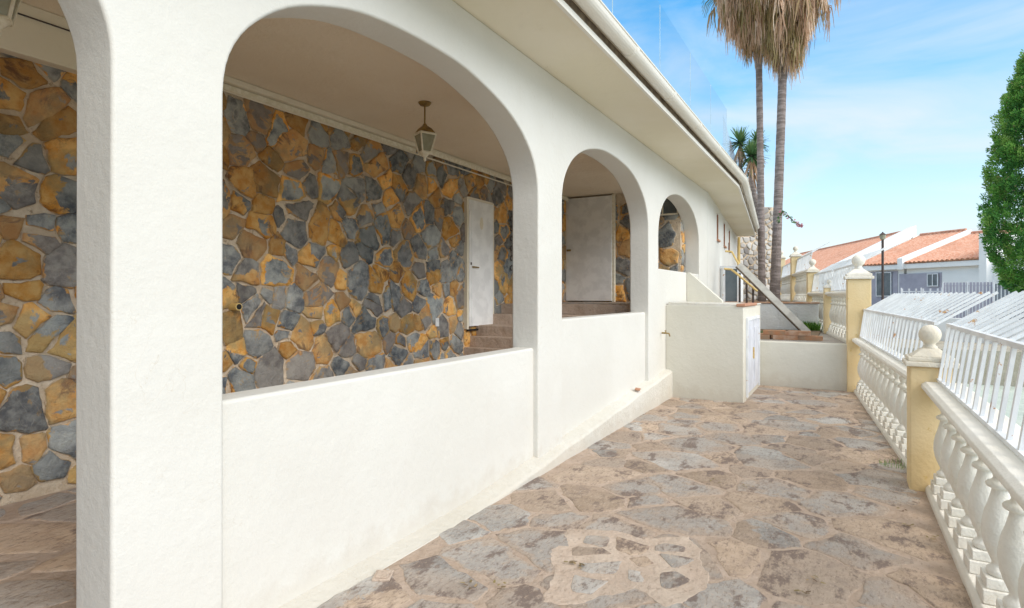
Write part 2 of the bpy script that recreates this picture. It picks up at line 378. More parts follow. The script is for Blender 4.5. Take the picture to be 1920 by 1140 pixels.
def stones_mesh(mb, polys, place, raise_, rng, tilt=.0):
    """place(u, v, h) -> world point"""
    for poly, s_, i in polys:
        hs_ = rng.uniform(.65, 1.35)
        cx = sum(p[0] for p in poly)/len(poly); cy = sum(p[1] for p in poly)/len(poly); n = len(poly); ty = s_[2]
        rad = max(math.hypot(p[0]-cx, p[1]-cy) for p in poly)
        ang = rng.uniform(0, 6.28); 
        if ty == 'P': ang = rng.choice([R(90), R(-90), R(-60), R(110), 0.3])
        tx, tyy = rng.uniform(-tilt, tilt), rng.uniform(-tilt, tilt); br = rng.uniform(.25, .8)
        gg = {'G': .75, 'B': .15}.get(ty, rng.uniform(0, .25) if rng.random() < .7 else rng.uniform(.35, .65)); br = rng.uniform(.05, 1.0)
        if ty == 'B': br = .0
        if ty == 'O' and rng.random() < .25: br = rng.uniform(0, .2)
        def val(x, y, core):
            if ty in 'S': b_ = .50+.42*min(1, core*1.5)
            elif ty in 'OB': b_ = .12+.22*core
            elif ty == 'G': b_ = .35+.3*core
            elif ty == 'M': b_ = .05 + .95*core
            else: b_ = .5 + .8*((x-cx)*math.cos(ang)+(y-cy)*math.sin(ang))/rad
            return (br, gg, min(max(b_, 0), 1), core)
        vs = []; cs = []
        for k, (sc, h, core) in enumerate(((1.0, -.35, 0), (.975, .5, .05), (.91, 1.0, .25), (.62, 1.08, .72))):
            for x, y in poly:
                X, Y = cx+(x-cx)*sc, cy+(y-cy)*sc
                hh = raise_*h + (x-cx)*tx+(y-cy)*tyy + (noise.noise(Vector((X*4, Y*4, i)))*raise_*.35 if k > 0 else 0)
                vs.append(place(X, Y, hh*(hs_ if k else 1))); cs.append(val(X, Y, core))
        vs.append(place(cx, cy, raise_*1.1*hs_)); cs.append(val(cx, cy, 1))
        fs = []
        for k in range(3):
            for j in range(n): j2 = (j+1) % n; fs.append((k*n+j, k*n+j2, (k+1)*n+j2, (k+1)*n+j))
        for j in range(n): fs.append((3*n+j, 3*n+(j+1) % n, 4*n))
        mb.add(vs, fs, cs)

# ============================================================ THE GROUND AND THE TERRACE
def structure(name, mb, m, **k): o = mb.build(name, m, **k); o['kind'] = 'structure'; return o
g_ = MB(); g_.add([(-2500, -2500, -2.2), (2500, -2500, -2.2), (2500, 2500, -2.2), (-2500, 2500, -2.2)], [(0, 1, 2, 3)]); structure('ground', g_, M['earth'])
g_ = MB(); g_.box(-6, -16, -2.1, 24, -.84, -1.3); structure('lower_court', g_, M['court'])
g_ = MB(); g_.box(24.01, -60, -2.05, 90, 0, -.2); structure('street', g_, M['earth'])
FY = 2.42      # outer face of the arcade
g_ = MB(); g_.box(-5, -.83, -1.6, 11.3, FY+.2, 0); structure('terrace_floor', g_, M['fmortar'])
rg = random.Random(11)
def fchoose(r):
    x = r.random(); return 'S' if x < .17 else 'P' if x < .30 else 'M' if x < .36 else 'G' if x < .62 else 'O'
fp = paving([], (-1.5, -.58, 11.2, 2.36), .028, rg, (.44, fchoose), 1.5, (.05, .15), 1.3)
mb = MB(); stones_mesh(mb, fp, lambda u, v, h: (u, v, .0005+h), .005, rg)
structure('flagstone_paving', mb, M['flag'], color='stone', smooth=True)
# repaired pale patch
pp = [(3.66, 1.62), (3.80, 1.33), (3.74, 1.15), (3.96, .90), (3.72, .78), (3.30, .64), (3.02, .78), (3.10, 1.0), (2.80, 1.16), (2.74, 1.38), (3.05, 1.42), (3.32, 1.60)]
pq = []
for k in range(len(pp)):
    a, b_ = pp[k], pp[(k+1) % len(pp)]
    for u in range(10):
        x, y = a[0]+(b_[0]-a[0])*u/10, a[1]+(b_[1]-a[1])*u/10; v = noise.noise_vector(Vector((x*5, y*5, 3)))*.035+noise.noise_vector(Vector((x*19, y*19, 3)))*.022; pq.append((x+v.x, y+v.y, .005))
mb = MB(); npq = len(pq); cxp = (3.38, 1.14, .0075)
top = [(x, y, .0068) for x, y, _ in pq]; bot = [(cxp[0]+(x-cxp[0])*1.02, cxp[1]+(y-cxp[1])*1.02, .002) for x, y, _ in pq]
mb.add(top+bot+[cxp], [(k, (k+1) % npq, 2*npq) for k in range(npq)]+[(k+npq, (k+1) % npq+npq, (k+1) % npq, k) for k in range(npq)]); structure('cement_patch', mb, M['patch'])
ps = [(3.62, 1.40, 'O'), (3.47, 1.33, 'S'), (3.40, .98, 'S'), (3.22, 1.12, 'S'), (3.62, 1.05, 'O'), (3.20, .84, 'O'), (3.02, 1.28, 'S'), (3.72, .92, 'G')]
def inside(x, y, P):
    c = False
    for k in range(len(P)):
        (x1, y1), (x2, y2) = P[k], P[(k+1) % len(P)]
        if (y1 > y) != (y2 > y) and x < (x2-x1)*(y-y1)/(y2-y1)+x1: c = not c
    return c
mb = MB(); ctr = (3.38, 1.14); small = [(ctr[0]+(x-ctr[0])*.93, ctr[1]+(y-ctr[1])*.93) for x, y in pp]
pl = [q for q in paving([], (2.8, .7, 3.95, 1.6), .075, rg, (.22, lambda r: 'S' if r.random() < .6 else 'O'), 1) if sum(inside(x, y, small) for x, y in q[0]) > .9*len(q[0])]
stones_mesh(mb, pl, lambda u, v, h: (u, v, .0072+h), .003, rg); structure('patch_flagstones', mb, M['flag'], color='stone', smooth=True)

# ============================================================ THE HOUSE
H = thing('arcaded_house', 'cream stucco house with a row of wide arches over a stone lined gallery', 'house', (5, FY, 0))
ARCH = [(-1.86, 1.19), (1.655, 4.77), (5.29, 8.24), (8.75, 11.60)]
SPR, RISE, TOP = 2.50, .785, 3.70
XE = 12.35
outl = [(-6, -.05)]
for a0, a1 in ARCH:
    c, hw = (a0+a1)/2, (a1-a0)/2; outl.append((a0, -.05)); outl.append((a0, SPR*.5))
    n = 44
    for k in range(n+1):
        ph = math.pi*(1-k/n); x, z = math.cos(ph), math.sin(ph); e = 2/2.2
        wb = noise.noise_vector(Vector((k*.23, a0, 0)))*.011; outl.append((c+hw*math.copysign(abs(x)**e, x)+wb.x, SPR+RISE*abs(z)**e+wb.y))
    outl.append((a1, SPR*.5)); outl.append((a1, -.05))
outl += [(XE, -.05), (XE, TOP), (-6, TOP)]
mb = MB(); mb.prism([(x, FY, z) for x, z in outl], (0, .28, 0))
fac_o = mb.build('arcade_wall', M['stucco'], H, bevel=.018, seg=3, angle=50)
# bent far wall with three slit windows
BD = Vector((math.cos(R(5.3)), math.sin(R(5.3)), 0)); BN = Vector((-BD.y, BD.x, 0)); B0 = Vector((XE, FY, 0)); BL = 10.2
mb = MB(); slits = [(2.1, 2.55), (4.1, 4.6), (6.0, 6.5)]; zb, zt = 2.88, 3.54
prev = 0
for a, b_ in slits+[(BL, BL)]:
    mb.obox(B0+BD*prev, BD*(a-prev), BN*.28, (0, 0, TOP))
    if b_ > a:
        mb.obox(B0+BD*a, BD*(b_-a), BN*.28, (0, 0, zb)); mb.obox(B0+BD*a+Vector((0, 0, zt)), BD*(b_-a), BN*.28, (0, 0, TOP-zt))
    prev = b_
mb.build('far_wall', M['stucco'], H)
for a, b_ in slits:
    wo = MB().obox(B0+BD*a+BN*.16+Vector((0, 0, zb)), BD*(b_-a), BN*.05, (0, 0, zt-zb)).build('slit_window', M['darkwin'], H)
    MB().obox(B0+BD*(b_-.02)+BN*.002+Vector((0, 0, zb)), BD*.019, BN*.155, (0, 0, zt-zb)).build('window_jamb', M['terr'], wo)
    MB().obox(B0+BD*(a-.02)-BN*.05+Vector((0, 0, zb)), BD*(b_-a+.04), BN*.2, (0, 0, .035)).build('window_sill', M['terr'], wo)
# parapets under the arches
def parapet(a0, a1, z, y0=FY+.055):
    mb = MB(); n = 14
    for k in range(n):
        x0, x1 = a0+(a1-a0)*k/n, a0+(a1-a0)*(k+1)/n
    mb.box(a0-.05, y0, -.05, a1+.05, FY+.245, z)
    return mb.build('parapet', M['stucco'], H, bevel=.022, seg=3)
parapet(1.655, 4.77, 1.115); parapet(5.29, 8.24, 1.355); parapet(8.75, 11.6, 2.0, FY+.02)
# plinth ledge rising with distance
mb = MB(); P = []
prof = []
nseg = 46
for k in range(nseg+1):
    x = 1.5+(9.22-1.5)*k/nseg; zt_ = max(.012, .10+(x-4.8)*.073) if x > 3.6 else max(.004, (x-2.6)*.0126)
    wob = .012*noise.noise(Vector((x*2.2, 0, 0))); yo = FY-.085+wob
    prof.append([(x, FY+.075, -.02), (x, yo, -.02), (x, yo, max(zt_-.03+wob, .004)), (x, FY-.055+wob, zt_+wob*.5), (x, FY+.075, zt_+.03)])
prof[0][0]
vs = [p for r_ in prof for p in r_]; fs = []
for k in range(nseg):
    for j in range(4): fs.append((k*5+j, (k+1)*5+j, (k+1)*5+j+1, k*5+j+1))
fs += [(4, 3, 2, 1, 0), tuple(nseg*5+j for j in range(5))]
mb.add(vs, fs); mb.build('plinth', M['plinth'], H, smooth=False, bevel=.008)
# gallery floor, steps
rg = random.Random(5)
mb = MB(); mb.box(-6, FY+.1, -.2, 6.72, 5.05, .15)
stx = [6.72, 6.98, 7.22, 7.42, 7.56, 7.72, 8.15, 8.5, 14]
for k in range(8): mb.box(stx[k], FY+.1, -.2, stx[k+1], 5.05, .315+.1625*k)
mb.build('gallery_floor', M['fmortar'], H, bevel=.012)
fp = paving([], (-1.0, 2.75, 6.65, 5.0), .07, rg, (.42, lambda r: 'S' if r.random() < .45 else 'O'))
mb = MB(); stones_mesh(mb, fp, lambda u, v, h: (u, v, .151+h), .006, rg)
mb.build('gallery_paving', M['flag_in'], H, color='stone', smooth=True); mb = MB()
fp = paving([], (8.6, 2.75, 11.2, 5.0), .05, rg, (.4, lambda r: 'S' if r.random() < .3 else 'G'))
stones_mesh(mb, fp, lambda u, v, h: (u, v, 1.4525+h), .006, rg)
mb.build('landing_paving', M['flag_in'], H, color='stone', smooth=True)
for k in range(7):       # stones on risers
    mb = MB()
    fp = [q for q in paving([], (2.75, .02+.0, 5.0, .15), .02, rg, (.3, lambda r: 'S' if r.random() < .3 else 'G'))][:1]
    stones_mesh(mb, fp, lambda u, v, h: (stx[k]-h, u, .15+.1625*k+v), .004, rg)
    mb.build('step_facing', M['flag_in'], H, color='stone', smooth=True)
# ceiling, roof
mb = MB(); mb.box(-6, FY+.28, 3.62, XE-.01, 5.05, 3.695); mb.build('gallery_ceiling', M['ceil'], H)
EY = 1.80
def eave(off): # outer eave line bends with the wall
    p1 = Vector((12.1, EY+off, 0)); p0 = Vector((-6, EY+off, 0)); p2 = p1+BD*10.2; return p0, p1, p2
mb = MB(); p0, p1, p2 = eave(0); bk = Vector((0, 9, 0))
for a, b_ in ((p0, p1), (p1, p2)):
    mb.prism([a+Vector((0, 0, 3.70)), b_+Vector((0, 0, 3.70)), Vector((b_.x, 11, 3.70)), Vector((a.x, 11, 3.70))], (0, 0, .12))
mb.build('roof_slab', M['soffit'], H)
mb = MB()      # drip trim
for a, b_ in ((p0, p1), (p1, p2)):
    d = (b_-a); nn = Vector((d.y, -d.x, 0)).normalized(); mb.obox(a+nn*.002+Vector((0, 0, 3.685)), d, nn*.03, (0, 0, .05))
mb.build('drip_trim', M['gutter'], H)
mb = MB()
for a, b_ in ((p0, p1), (p1, p2)):
    d = (b_-a); nn = Vector((d.y, -d.x, 0)).normalized(); mb.obox(a+nn*.003+Vector((0, 0, 3.737)), d, nn*.012, (0, 0, .14))
mb.build('fascia', M['fascia'], H)
# half-round gutter in lengths with collars
gr = .075; gc = 3.845
def gutter_run(a, b_):
    d = (b_-a).normalized(); nn = Vector((d.y, -d.x, 0)); L_ = (b_-a).length; mb = MB(); n = 12
    c0 = a+nn*(.03+gr)+Vector((0, 0, gc)); sec = []
    for k in range(n+1): an = math.pi+math.pi*k/n; sec.append(nn*(gr*math.cos(an))+Vector((0, 0, gr*math.sin(an))))
    for k in range(n, -1, -1): an = math.pi+math.pi*k/n; sec.append(nn*((gr-.006)*math.cos(an))+Vector((0, 0, (gr-.006)*math.sin(an)+.002)))
    mb.prism([c0+q for q in sec], d*L_)
    # rolled lip
    mb.tube([c0+nn*gr, c0+nn*gr+d*L_], .009, 8)
    o = mb.build('gutter', M['gutter'], H, smooth=False)
    t_ = .35
    while t_ < L_:
        mc = MB(); sec2 = [q*1.07 for q in sec[:n+1]]+[q*1.0 for q in sec[n::-1]]
        mc.prism([c0+d*t_+q for q in sec2], d*.07); mc.build('gutter_collar', M['gutter'], o); t_ += 1.35
gutter_run(p0, p1); gutter_run(p1, p2)
# terracotta edge over the gutter
mb = MB()
for a, b_ in ((p0, p1), (p1, p2)):
    d = (b_-a); nn = Vector((d.y, -d.x, 0)).normalized(); mb.obox(a-nn*.3+Vector((0, 0, 3.822)), d, nn*.325, (0, 0, .06))
mb.build('roof_edge_tile', M['trim'], H, bevel=.006)
# glass balustrade on the roof edge
gy = 1.87; xs = [.45, 2.05, 3.65, 5.22, 6.84, 8.4, 9.85, 11.3]
for k in range(len(xs)-1):
    o = MB().box(xs[k]+.006, gy, 3.883, xs[k+1]-.006, gy+.012, 5.0).build('glass_panel', M['glass'], H)
    MB().box(xs[k+1]-.0055, gy+.002, 3.883, xs[k+1]-.0035, gy+.010, 5.0).build('panel_edge', M['glassedge'], o)
a = Vector((11.5, gy, 3.883))
for k in range(5):
    q = a+BD*(k*1.6) + Vector((0, .1, 0)); MB().obox(q, BD*1.58, BN*.012, (0, 0, 1.1)).build('glass_panel', M['glass'], H)
# back wall of stone
DX0, DX1, DZ0, DZ1 = 7.46, 8.15, 1.12, 3.06
def bw(px, py):   # pixel -> point on the back wall plane y = 5.05
    a = math.atan((px-960)/F); be = TH-a; X = 5.05/math.tan(be); dep = X*CT+5.05*ST
    return X, CH-(py-HY)/F*dep
seeds = []
za = """200,230,G 110,245,S 350,240,B 440,300,S 540,310,S 625,305,B 318,350,O 110,370,G 250,410,B 430,400,O 545,420,G 670,370,P 700,440,O 790,430,S 750,350,S 830,375,S 870,430,S 130,500,O 210,495,O 340,550,M 490,530,M 105,590,P 205,600,O 610,530,S 690,540,S 790,520,P 880,520,O 930,520,O 950,570,O 980,470,S 1010,440,S 1010,520,O 1065,530,S 1110,470,O 1160,490,O 1150,545,G 1210,560,S 1235,640,O 1225,515,S 1260,600,O 80,690,O 200,690,O 350,700,S 450,700,O 515,725,O 575,690,S 530,630,P 650,650,P 780,655,O 870,650,M 720,700,S 780,728,S 960,660,P 1000,610,S 1040,660,S 1020,710,O 165,780,O 270,790,O 320,810,S 80,840,S 140,890,P 260,880,M 430,820,P 570,830,S 650,800,S 730,830,M 820,820,M 880,790,S 915,745,S 980,800,M 1050,790,S 1030,750,O 400,920,O 430,990,G 610,930,S 690,940,O 720,900,O 785,900,O 880,880,S 940,880,P 990,885,S 1055,890,S 135,970,S 245,990,S 170,1060,S 230,1085,O 310,1120,S 430,1065,O 550,1010,O 580,1060,S 685,1020,S 760,1000,S 840,960,O 890,965,S 955,960,O 990,960,S 1025,960,O 880,1020,S 940,1040,S 1010,1040,O 1200,700,S 1215,760,S 1260,760,S 1210,880,O 1265,860,S 1240,940,O 1215,1000,S 1260,1010,O"""
for t_ in za.split():
    x, y, ty = t_.split(','); seeds.append((*bw(400+int(x)/2.279, 120+int(y)/2.279), ty))
sa = """445,655,P 430,610,O 480,590,S 515,555,S 535,620,S 590,610,P 630,630,S 450,722,S 500,690,S 560,685,S 540,650,O 640,690,S 600,655,O 700,690,S 690,640,O 745,665,S 740,605,O 770,640,P 780,600,O 815,655,S 830,615,S 852,645,S 700,570,S 660,580,O 730,560,S"""
for t_ in sa.split():
    x, y, ty = t_.split(','); seeds.append((*bw(int(x), int(y)), ty))
zl = """100,350,B 30,460,O 170,510,O 240,580,B 30,560,B 50,680,S 140,740,S 320,720,O 80,860,P 260,900,P 60,1060,O 180,1070,S 320,1080,S"""
for t_ in zl.split():
    x, y, ty = t_.split(','); seeds.append((*bw(int(x)/2.479, int(y)/2.479), ty))
zl = """50,130,O 110,60,G 180,130,S 60,225,O 150,260,S 20,290,O 85,310,O 140,350,P 180,375,O 30,360,S 15,450,S 140,440,P 70,580,S 190,545,O 20,690,O 80,680,O 140,720,S 35,760,O 205,640,S"""
for t_ in zl.split():
    x, y, ty = t_.split(','); seeds.append((*bw(int(x)/1.541, 400+int(y)/1.541), ty))
rg = random.Random(21)
wchoose = lambda r: 'S' if (x := r.random()) < .36 else 'O' if x < .62 else 'M' if x < .76 else 'P' if x < .93 else 'G'
fp = paving(seeds, (-2.5, .14, 11.2, 3.62), .013, rg, (.25, wchoose), 1.3, (.03, .10), 1.15)
BY = 5.05
MB().box(-6, BY, -.2, 14, BY+.3, 3.69).build('stone_wall', M['mortar'], H)
sw = [o for o in COL.objects if o.name == 'stone_wall'][0]
def mk_stones(polys, place, par, name='wall_stones'):
    mb = MB(); stones_mesh(mb, polys, place, .024, rg, .03); return mb.build(name, M['stone'], par, color='stone', smooth=True)
ORG[sw.name] = Vector()
mk_stones(fp, lambda u, v, h: (u, BY-.002-h, v), sw)
# end wall with stones
EX = 11.25
MB().box(EX, FY+.28, 1.4, EX+.3, BY, 3.62).build('end_wall', M['mortar'], H)
ew = [o for o in COL.objects if o.name == 'end_wall'][0]
fp = paving([(2.95, 2.72, 'S'), (2.9, 2.35, 'O'), (3.25, 2.3, 'O')], (2.72, 1.46, 5.0, 3.55), .022, rg, (.33, wchoose), 1.3, (.05, .12), 1.0)
mk_stones(fp, lambda u, v, h: (EX-.002-h, u, v), ew)
fp = paving([], (EX+.005, 1.46, EX+.295, 3.55), .02, rg, (.3, wchoose), 1.3, (.06, .2), .5)
mk_stones(fp, lambda u, v, h: (u, FY+.278-h, v), ew)
# end wall window
wf = MB(); wy0, wy1, wz0, wz1 = 2.72, 3.6, 3.12, 3.55
MB().box(EX-.05, wy0, wz0, EX-.03, wy1, wz1).build('window', M['darkwin'], H)
wn_ = [o for o in COL.objects if o.name == 'window'][0]
for y in (2.735, 3.02, 3.31, 3.58): wf.box(EX-.075, y-.012, wz0, EX-.052, y+.012, wz1)
for z in (wz0, wz1-.03): wf.box(EX-.078, wy0, z, EX-.05, wy1, z+.03)
wf.build('window_frame', M['lampwhite'], wn_)
for k in range(8): pass
# broad white door in the end wall
d2 = MB().box(EX-.12, 4.02, 1.48, EX-.07, 5.01, 3.585).build('door', M['door'], H, bevel=.006)
tag(d2, 'broad white door at the far end of the gallery')
fr_ = MB().box(EX-.11, 5.011, 1.46, EX-.03, 5.045, 3.61).box(EX-.11, 3.97, 1.46, EX-.03, 4.018, 3.61)
fr_.build('door_frame', M['lampwhite'], d2)
MB().box(EX-.14, 4.90, 2.50, EX-.121, 4.99, 2.54).build('handle', M['brass'], d2)
# narrow white door in the stone wall
d1 = MB().box(DX0, 4.965, DZ0, DX1, 4.995, DZ1).build('door', M['door'], H, bevel=.004); tag(d1, 'narrow white door in the stone wall above the steps')
MB().box(DX0-.05, 4.975, DZ0-.04, DX0-.004, 5.06, DZ1+.03).box(DX1+.004, 4.975, DZ0-.04, DX1+.05, 5.06, DZ1+.03).box(DX0-.003, 4.975, DZ1+.004, DX1+.003, 5.06, DZ1+.04).build('door_frame', M['trim'], d1)
MB().box(DX0+.05, 4.960, DZ0+.06, DX1-.05, 4.9645, DZ1-.07).build('door_panel', M['door'], d1, bevel=.002)
MB().lathe([(0, .045), (.005, .05), (.012, .03)], (0, 0, 0), 16).build('door_ornament', M['soffit'], d1).matrix_basis = Matrix.Translation((DX0+.33, 4.9595, 2.72)) @ Matrix.Rotation(R(90), 4, 'X') @ Matrix.Diagonal((1, 2.0, .6, 1))
MB().tube([(DX0+.07, 4.96, 2.03), (DX0+.07, 4.925, 2.03), (DX0+.20, 4.925, 2.025)], .011).build('handle', M['brass'], d1)
MB().box(DX0+.03, 4.955, 2.06, DX0+.055, 4.9645, 2.10).build('lock', M['iron'], d1)
MB().box(DX0-.03, 4.97, DZ0-.07, DX1, 5.0, DZ0-.045).build('door_gap_dark', M['black'], d1)  # black strip painted in for the dark gap beneath the door
# door badge (faded round emblem)
# cornice and conduit under the ceiling
MB().box(2.6, 4.93, 3.56, EX-.2, 5.045, 3.615).build('cornice', M['trim'], H, bevel=.006)
MB().box(2.6, 4.98, 3.50, 6.2, 5.046, 3.555).box(6.25, 4.90, 3.515, EX-.2, 4.925, 3.575).build('cable_trunking', M['lampwhite'], H, bevel=.004)
MB().tube([(2.6, 4.965, 3.485), (EX-.3, 4.965, 3.475)], .011, 8).build('conduit', M['trim'], H)
# roller-shutter box over the wall in the first bay
MB().box(-3, 4.93, 3.26, 2.62, 5.04, 3.619).build('shutter_box', M['soffit'], H, bevel=.008)
MB().box(-3, 4.918, 3.525, 2.5, 4.928, 3.533).build('shutter_seam', M['iron'], H)
# pipe stub, socket, iron ornament
x, z = bw(433, 575); MB().tube([(x, 5.05, z), (x, 4.93, z)], .035, 14).build('drain_pipe', M['pipe'], sw)
MB().tube([(x, 4.931, z), (x, 4.928, z)], .027, 14).build('pipe_mouth', M['black'], sw)
x, z = bw(815, 604); MB().box(x-.04, 5.0, z-.06, x+.04, 5.02, z+.06).build('socket', M['plastic'], sw, bevel=.004)
x0_, _ = bw(950, 450)
for k in range(6):
    mb = MB()
    zc = 2.05+k*.17
    for sgn in (1, -1):
        pts = []
        for j in range(16):
            an = j/15*5.2; rr = .075*(1-j/19); pts.append((x0_+.16+sgn*(.075-rr*math.cos(an)), 5.0, zc+rr*math.sin(an)*1.0))
        mb.tube(pts, .009, 5)
    mb.build('iron_scroll', M['iron'], sw)
# downpipe at the far corner and tap on the pier
e = B0+BD*(BL-.1)-BN*.06
MB().tube([e+Vector((0, 0, 1.4)), e+Vector((0, 0, 3.68))], .05, 10).build('downpipe', M['pipe'], H)
tx_, tz_ = 8.92, 1.02
mb = MB(); mb.tube([(tx_, FY, tz_), (tx_, FY-.07, tz_)], .013, 8); mb.tube([(tx_, FY-.06, tz_), (tx_, FY-.11, tz_-.005), (tx_, FY-.125, tz_-.05)], .011, 8); mb.tube([(tx_-.03, FY-.06, tz_+.035), (tx_+.03, FY-.06, tz_+.035)], .008, 6); mb.tube([(tx_, FY-.06, tz_), (tx_, FY-.06, tz_+.035)], .007, 6)
mb.build('tap', M['brass'], H)
# sloping wing wall by the third arch
mb = MB(); WX = 10.62
mb.prism([(WX, FY+.018, 1.3), (WX, FY+.018, 2.0), (WX, FY-.03, 2.0), (WX, 1.83, 1.5), (WX, 1.83, 1.3)], (.13, 0, 0))
mb.build('wing_wall', M['creamwall'], H, bevel=.012)
# house body behind
MB().box(-6, BY+.3, -.2, 14, 10.5, 3.69).build('rear_wall', M['stucco'], H)
# gallery left end wall
MB().box(-6.2, FY, -.1, -6, BY+.3, 3.69).build('side_wall', M['stucco'], H)

# ------------------------------------------------------------ lantern
CZ = 3.62
def lantern(Lx, Ly, dz, lab):
    La = thing('hanging_lantern', lab, 'lantern', (Lx, Ly, 3.0+dz), 'lanterns hanging in the gallery')
    MB().lathe([(CZ-.035, .02), (CZ-.03, .05), (CZ-.012, .065), (CZ, .068)], (Lx, Ly, 0), 20).build('ceiling_rose', M['brass'], La, smooth=True)
    MB().tube([(Lx, Ly, CZ-.03), (Lx, Ly, 3.36+dz)], .009, 8).build('rod', M['brass'], La)
    mb = MB(); n = 4; a0 = R(20)
    def ring(r, z): return [Vector((Lx+r*math.cos(a0+k*math.pi/2), Ly+r*math.sin(a0+k*math.pi/2), z+dz)) for k in range(4)]
    rings = [ring(.012, 3.40), ring(.03, 3.375), ring(.075, 3.345), ring(.115, 3.295), ring(.125, 3.288)]
    vs = [p for r_ in rings for p in r_]; fs = [(i*4+k, (i+1)*4+k, (i+1)*4+(k+1) % 4, i*4+(k+1) % 4) for i in range(4) for k in range(4)]+[(0, 1, 2, 3), (19, 18, 17, 16)]
    mb.add(vs, fs); mb.build('roof_cap', M['brass'], La)
    t1, t0 = ring(.122, 3.283), ring(.068, 3.095)
    mb = MB()
    for k in range(4):
        mb.tube([t1[k], t0[k]], .009, 6); mb.tube([t1[k], t1[(k+1) % 4]], .012, 6); mb.tube([t0[k], t0[(k+1) % 4]], .010, 6)
    mb.build('frame', M['lampwhite'], La)
    for k in range(4):
        c_ = Vector((Lx, Ly, 0)); q = [t1[k], t1[(k+1) % 4], t0[(k+1) % 4], t0[k]]; q = [p+(Vector((Lx, Ly, p.z))-p)*.05 for p in q]
        mb = MB(); mb.prism(q, (Vector((Lx, Ly, 3.2+dz))-(q[0]+q[1]+q[2]+q[3])/4)*.05); mb.build('glass_pane', M['lampglass'], La)
    MB().lathe([(3.0, .006), (3.02, .016), (3.04, .012), (3.06, .03), (3.085, .055), (3.095, .06)], (Lx, Ly, dz), 16).build('finial', M['lampwhite'], La, smooth=True)
lantern(4.91, 3.83, 0, 'small hanging lantern seen whole through the widest arch')
lantern(1.34, 3.83, -.06, 'hanging lantern cut off by the top left corner of the view')

# ------------------------------------------------------------ masonry cupboard
C0x, C0y, C1x = 9.22, 1.29, 11.22
K = thing('utility_cupboard', 'squat cream rendered masonry cupboard built against the arcade', 'cupboard', (10.2, 1.8, 0))
mb = MB(); mb.box(C0x, C0y, -.02, C1x, FY+.02, 1.44)
mb.build('body', M['creamwall'], K, bevel=.014, seg=3)
mb = MB(); vs = []; nx, ny = 12, 10      # rough mortar top
for i in range(nx+1):
    for j in range(ny+1):
        x = C0x+.004+(C1x-C0x-.01)*i/nx; y = C0y-.015+(FY-.01-C0y)*j/ny; vs.append((x, y, 1.452+.010*noise.noise(Vector((x*5, y*5, 0)))+(y-C0y)*.03))
n0 = len(vs)
for i in range(nx+1):
    for j in range(ny+1): vs.append((vs[i*(ny+1)+j][0], vs[i*(ny+1)+j][1], 1.436))
fs = []
for i in range(nx):
    for j in range(ny):
        a = i*(ny+1)+j; fs.append((a, a+ny+1, a+ny+2, a+1))
for i in range(nx):
    a = i*(ny+1); fs.append((a, n0+a, n0+a+ny+1, a+ny+1)); a += ny; fs.append((a+ny+1, n0+a+ny+1, n0+a, a))
for j in range(ny): fs.append((j+1, n0+j+1, n0+j, j)); a = nx*(ny+1)+j; fs.append((a, n0+a, n0+a+1, a+1))
mb.add(vs, fs); mb.build('top_slab', M['plinth'], K)
MB().box(C0x-.02, C0y-.03, 1.425, C0x+1.3, C0y+.10, 1.470).build('edge_tile', M['terr'], K, bevel=.012)
tag(K.children[-1], 'chipped terracotta corner tile')
for (xa, xb) in ((9.52, 10.16), (10.19, 10.86)):
    d = MB().box(xa, C0y-.016, .09, xb, C0y-.003, 1.20).build('cupboard_door', M['shut'], K, bevel=.004)
    MB().box(xa+.09, C0y-.023, .2, xb-.09, C0y-.0165, 1.08).build('door_panel', M['shut'], d, bevel=.004)
    if xa < 10: MB().box(xb-.05, C0y-.04, .58, xb-.02, C0y-.017, .76).build('latch', M['pipe'], d)
MB().box(9.46, C0y-.03, .05, 9.515, C0y-.003, 1.25).box(10.865, C0y-.03, .05, 10.92, C0y-.003, 1.25).box(9.516, C0y-.03, 1.205, 10.864, C0y-.003, 1.25).build('door_frame', M['bar'], K)

# ------------------------------------------------------------ low wall closing the terrace, raised beds beyond
o = MB().box(11.23, -.12, -.02, 11.43, 1.75, .78).build('low_wall', M['creamwall'], None, bevel=.016, seg=3)
tag(o, 'low cream rendered wall closing the terrace between cupboard and tall yellow pillar', 'wall')
mb = MB(); mb.box(11.431, -.2, -.5, 17.4, 2.41, .765); structure('raised_bed', mb, M['cement'])
mb = MB(); mb.box(12.6, .45, .767, 14.9, 2.41, .80); structure('soil', mb, M['soil'])
o = MB().box(14.95, .50, .70, 15.2, 2.55, 1.40).build('retaining_wall', M['oldwhite'], None, bevel=.02, seg=3); roughen(o, .015, 3)
tag(o, 'stained whitewashed retaining wall in front of the two palms', 'wall')
MB().box(14.93, .48, 1.40, 15.24, 2.56, 1.435).build('coping', M['brickpale'], o, bevel=.008)
mb = MB(); mb.box(15.21, .8, .5, 34, 3.6, 1.38); structure('upper_bed', mb, M['soil'])
mb = MB(); mb.box(24, 3.4, .4, 60, 60, 1.3); structure('hillside', mb, M['earth'])
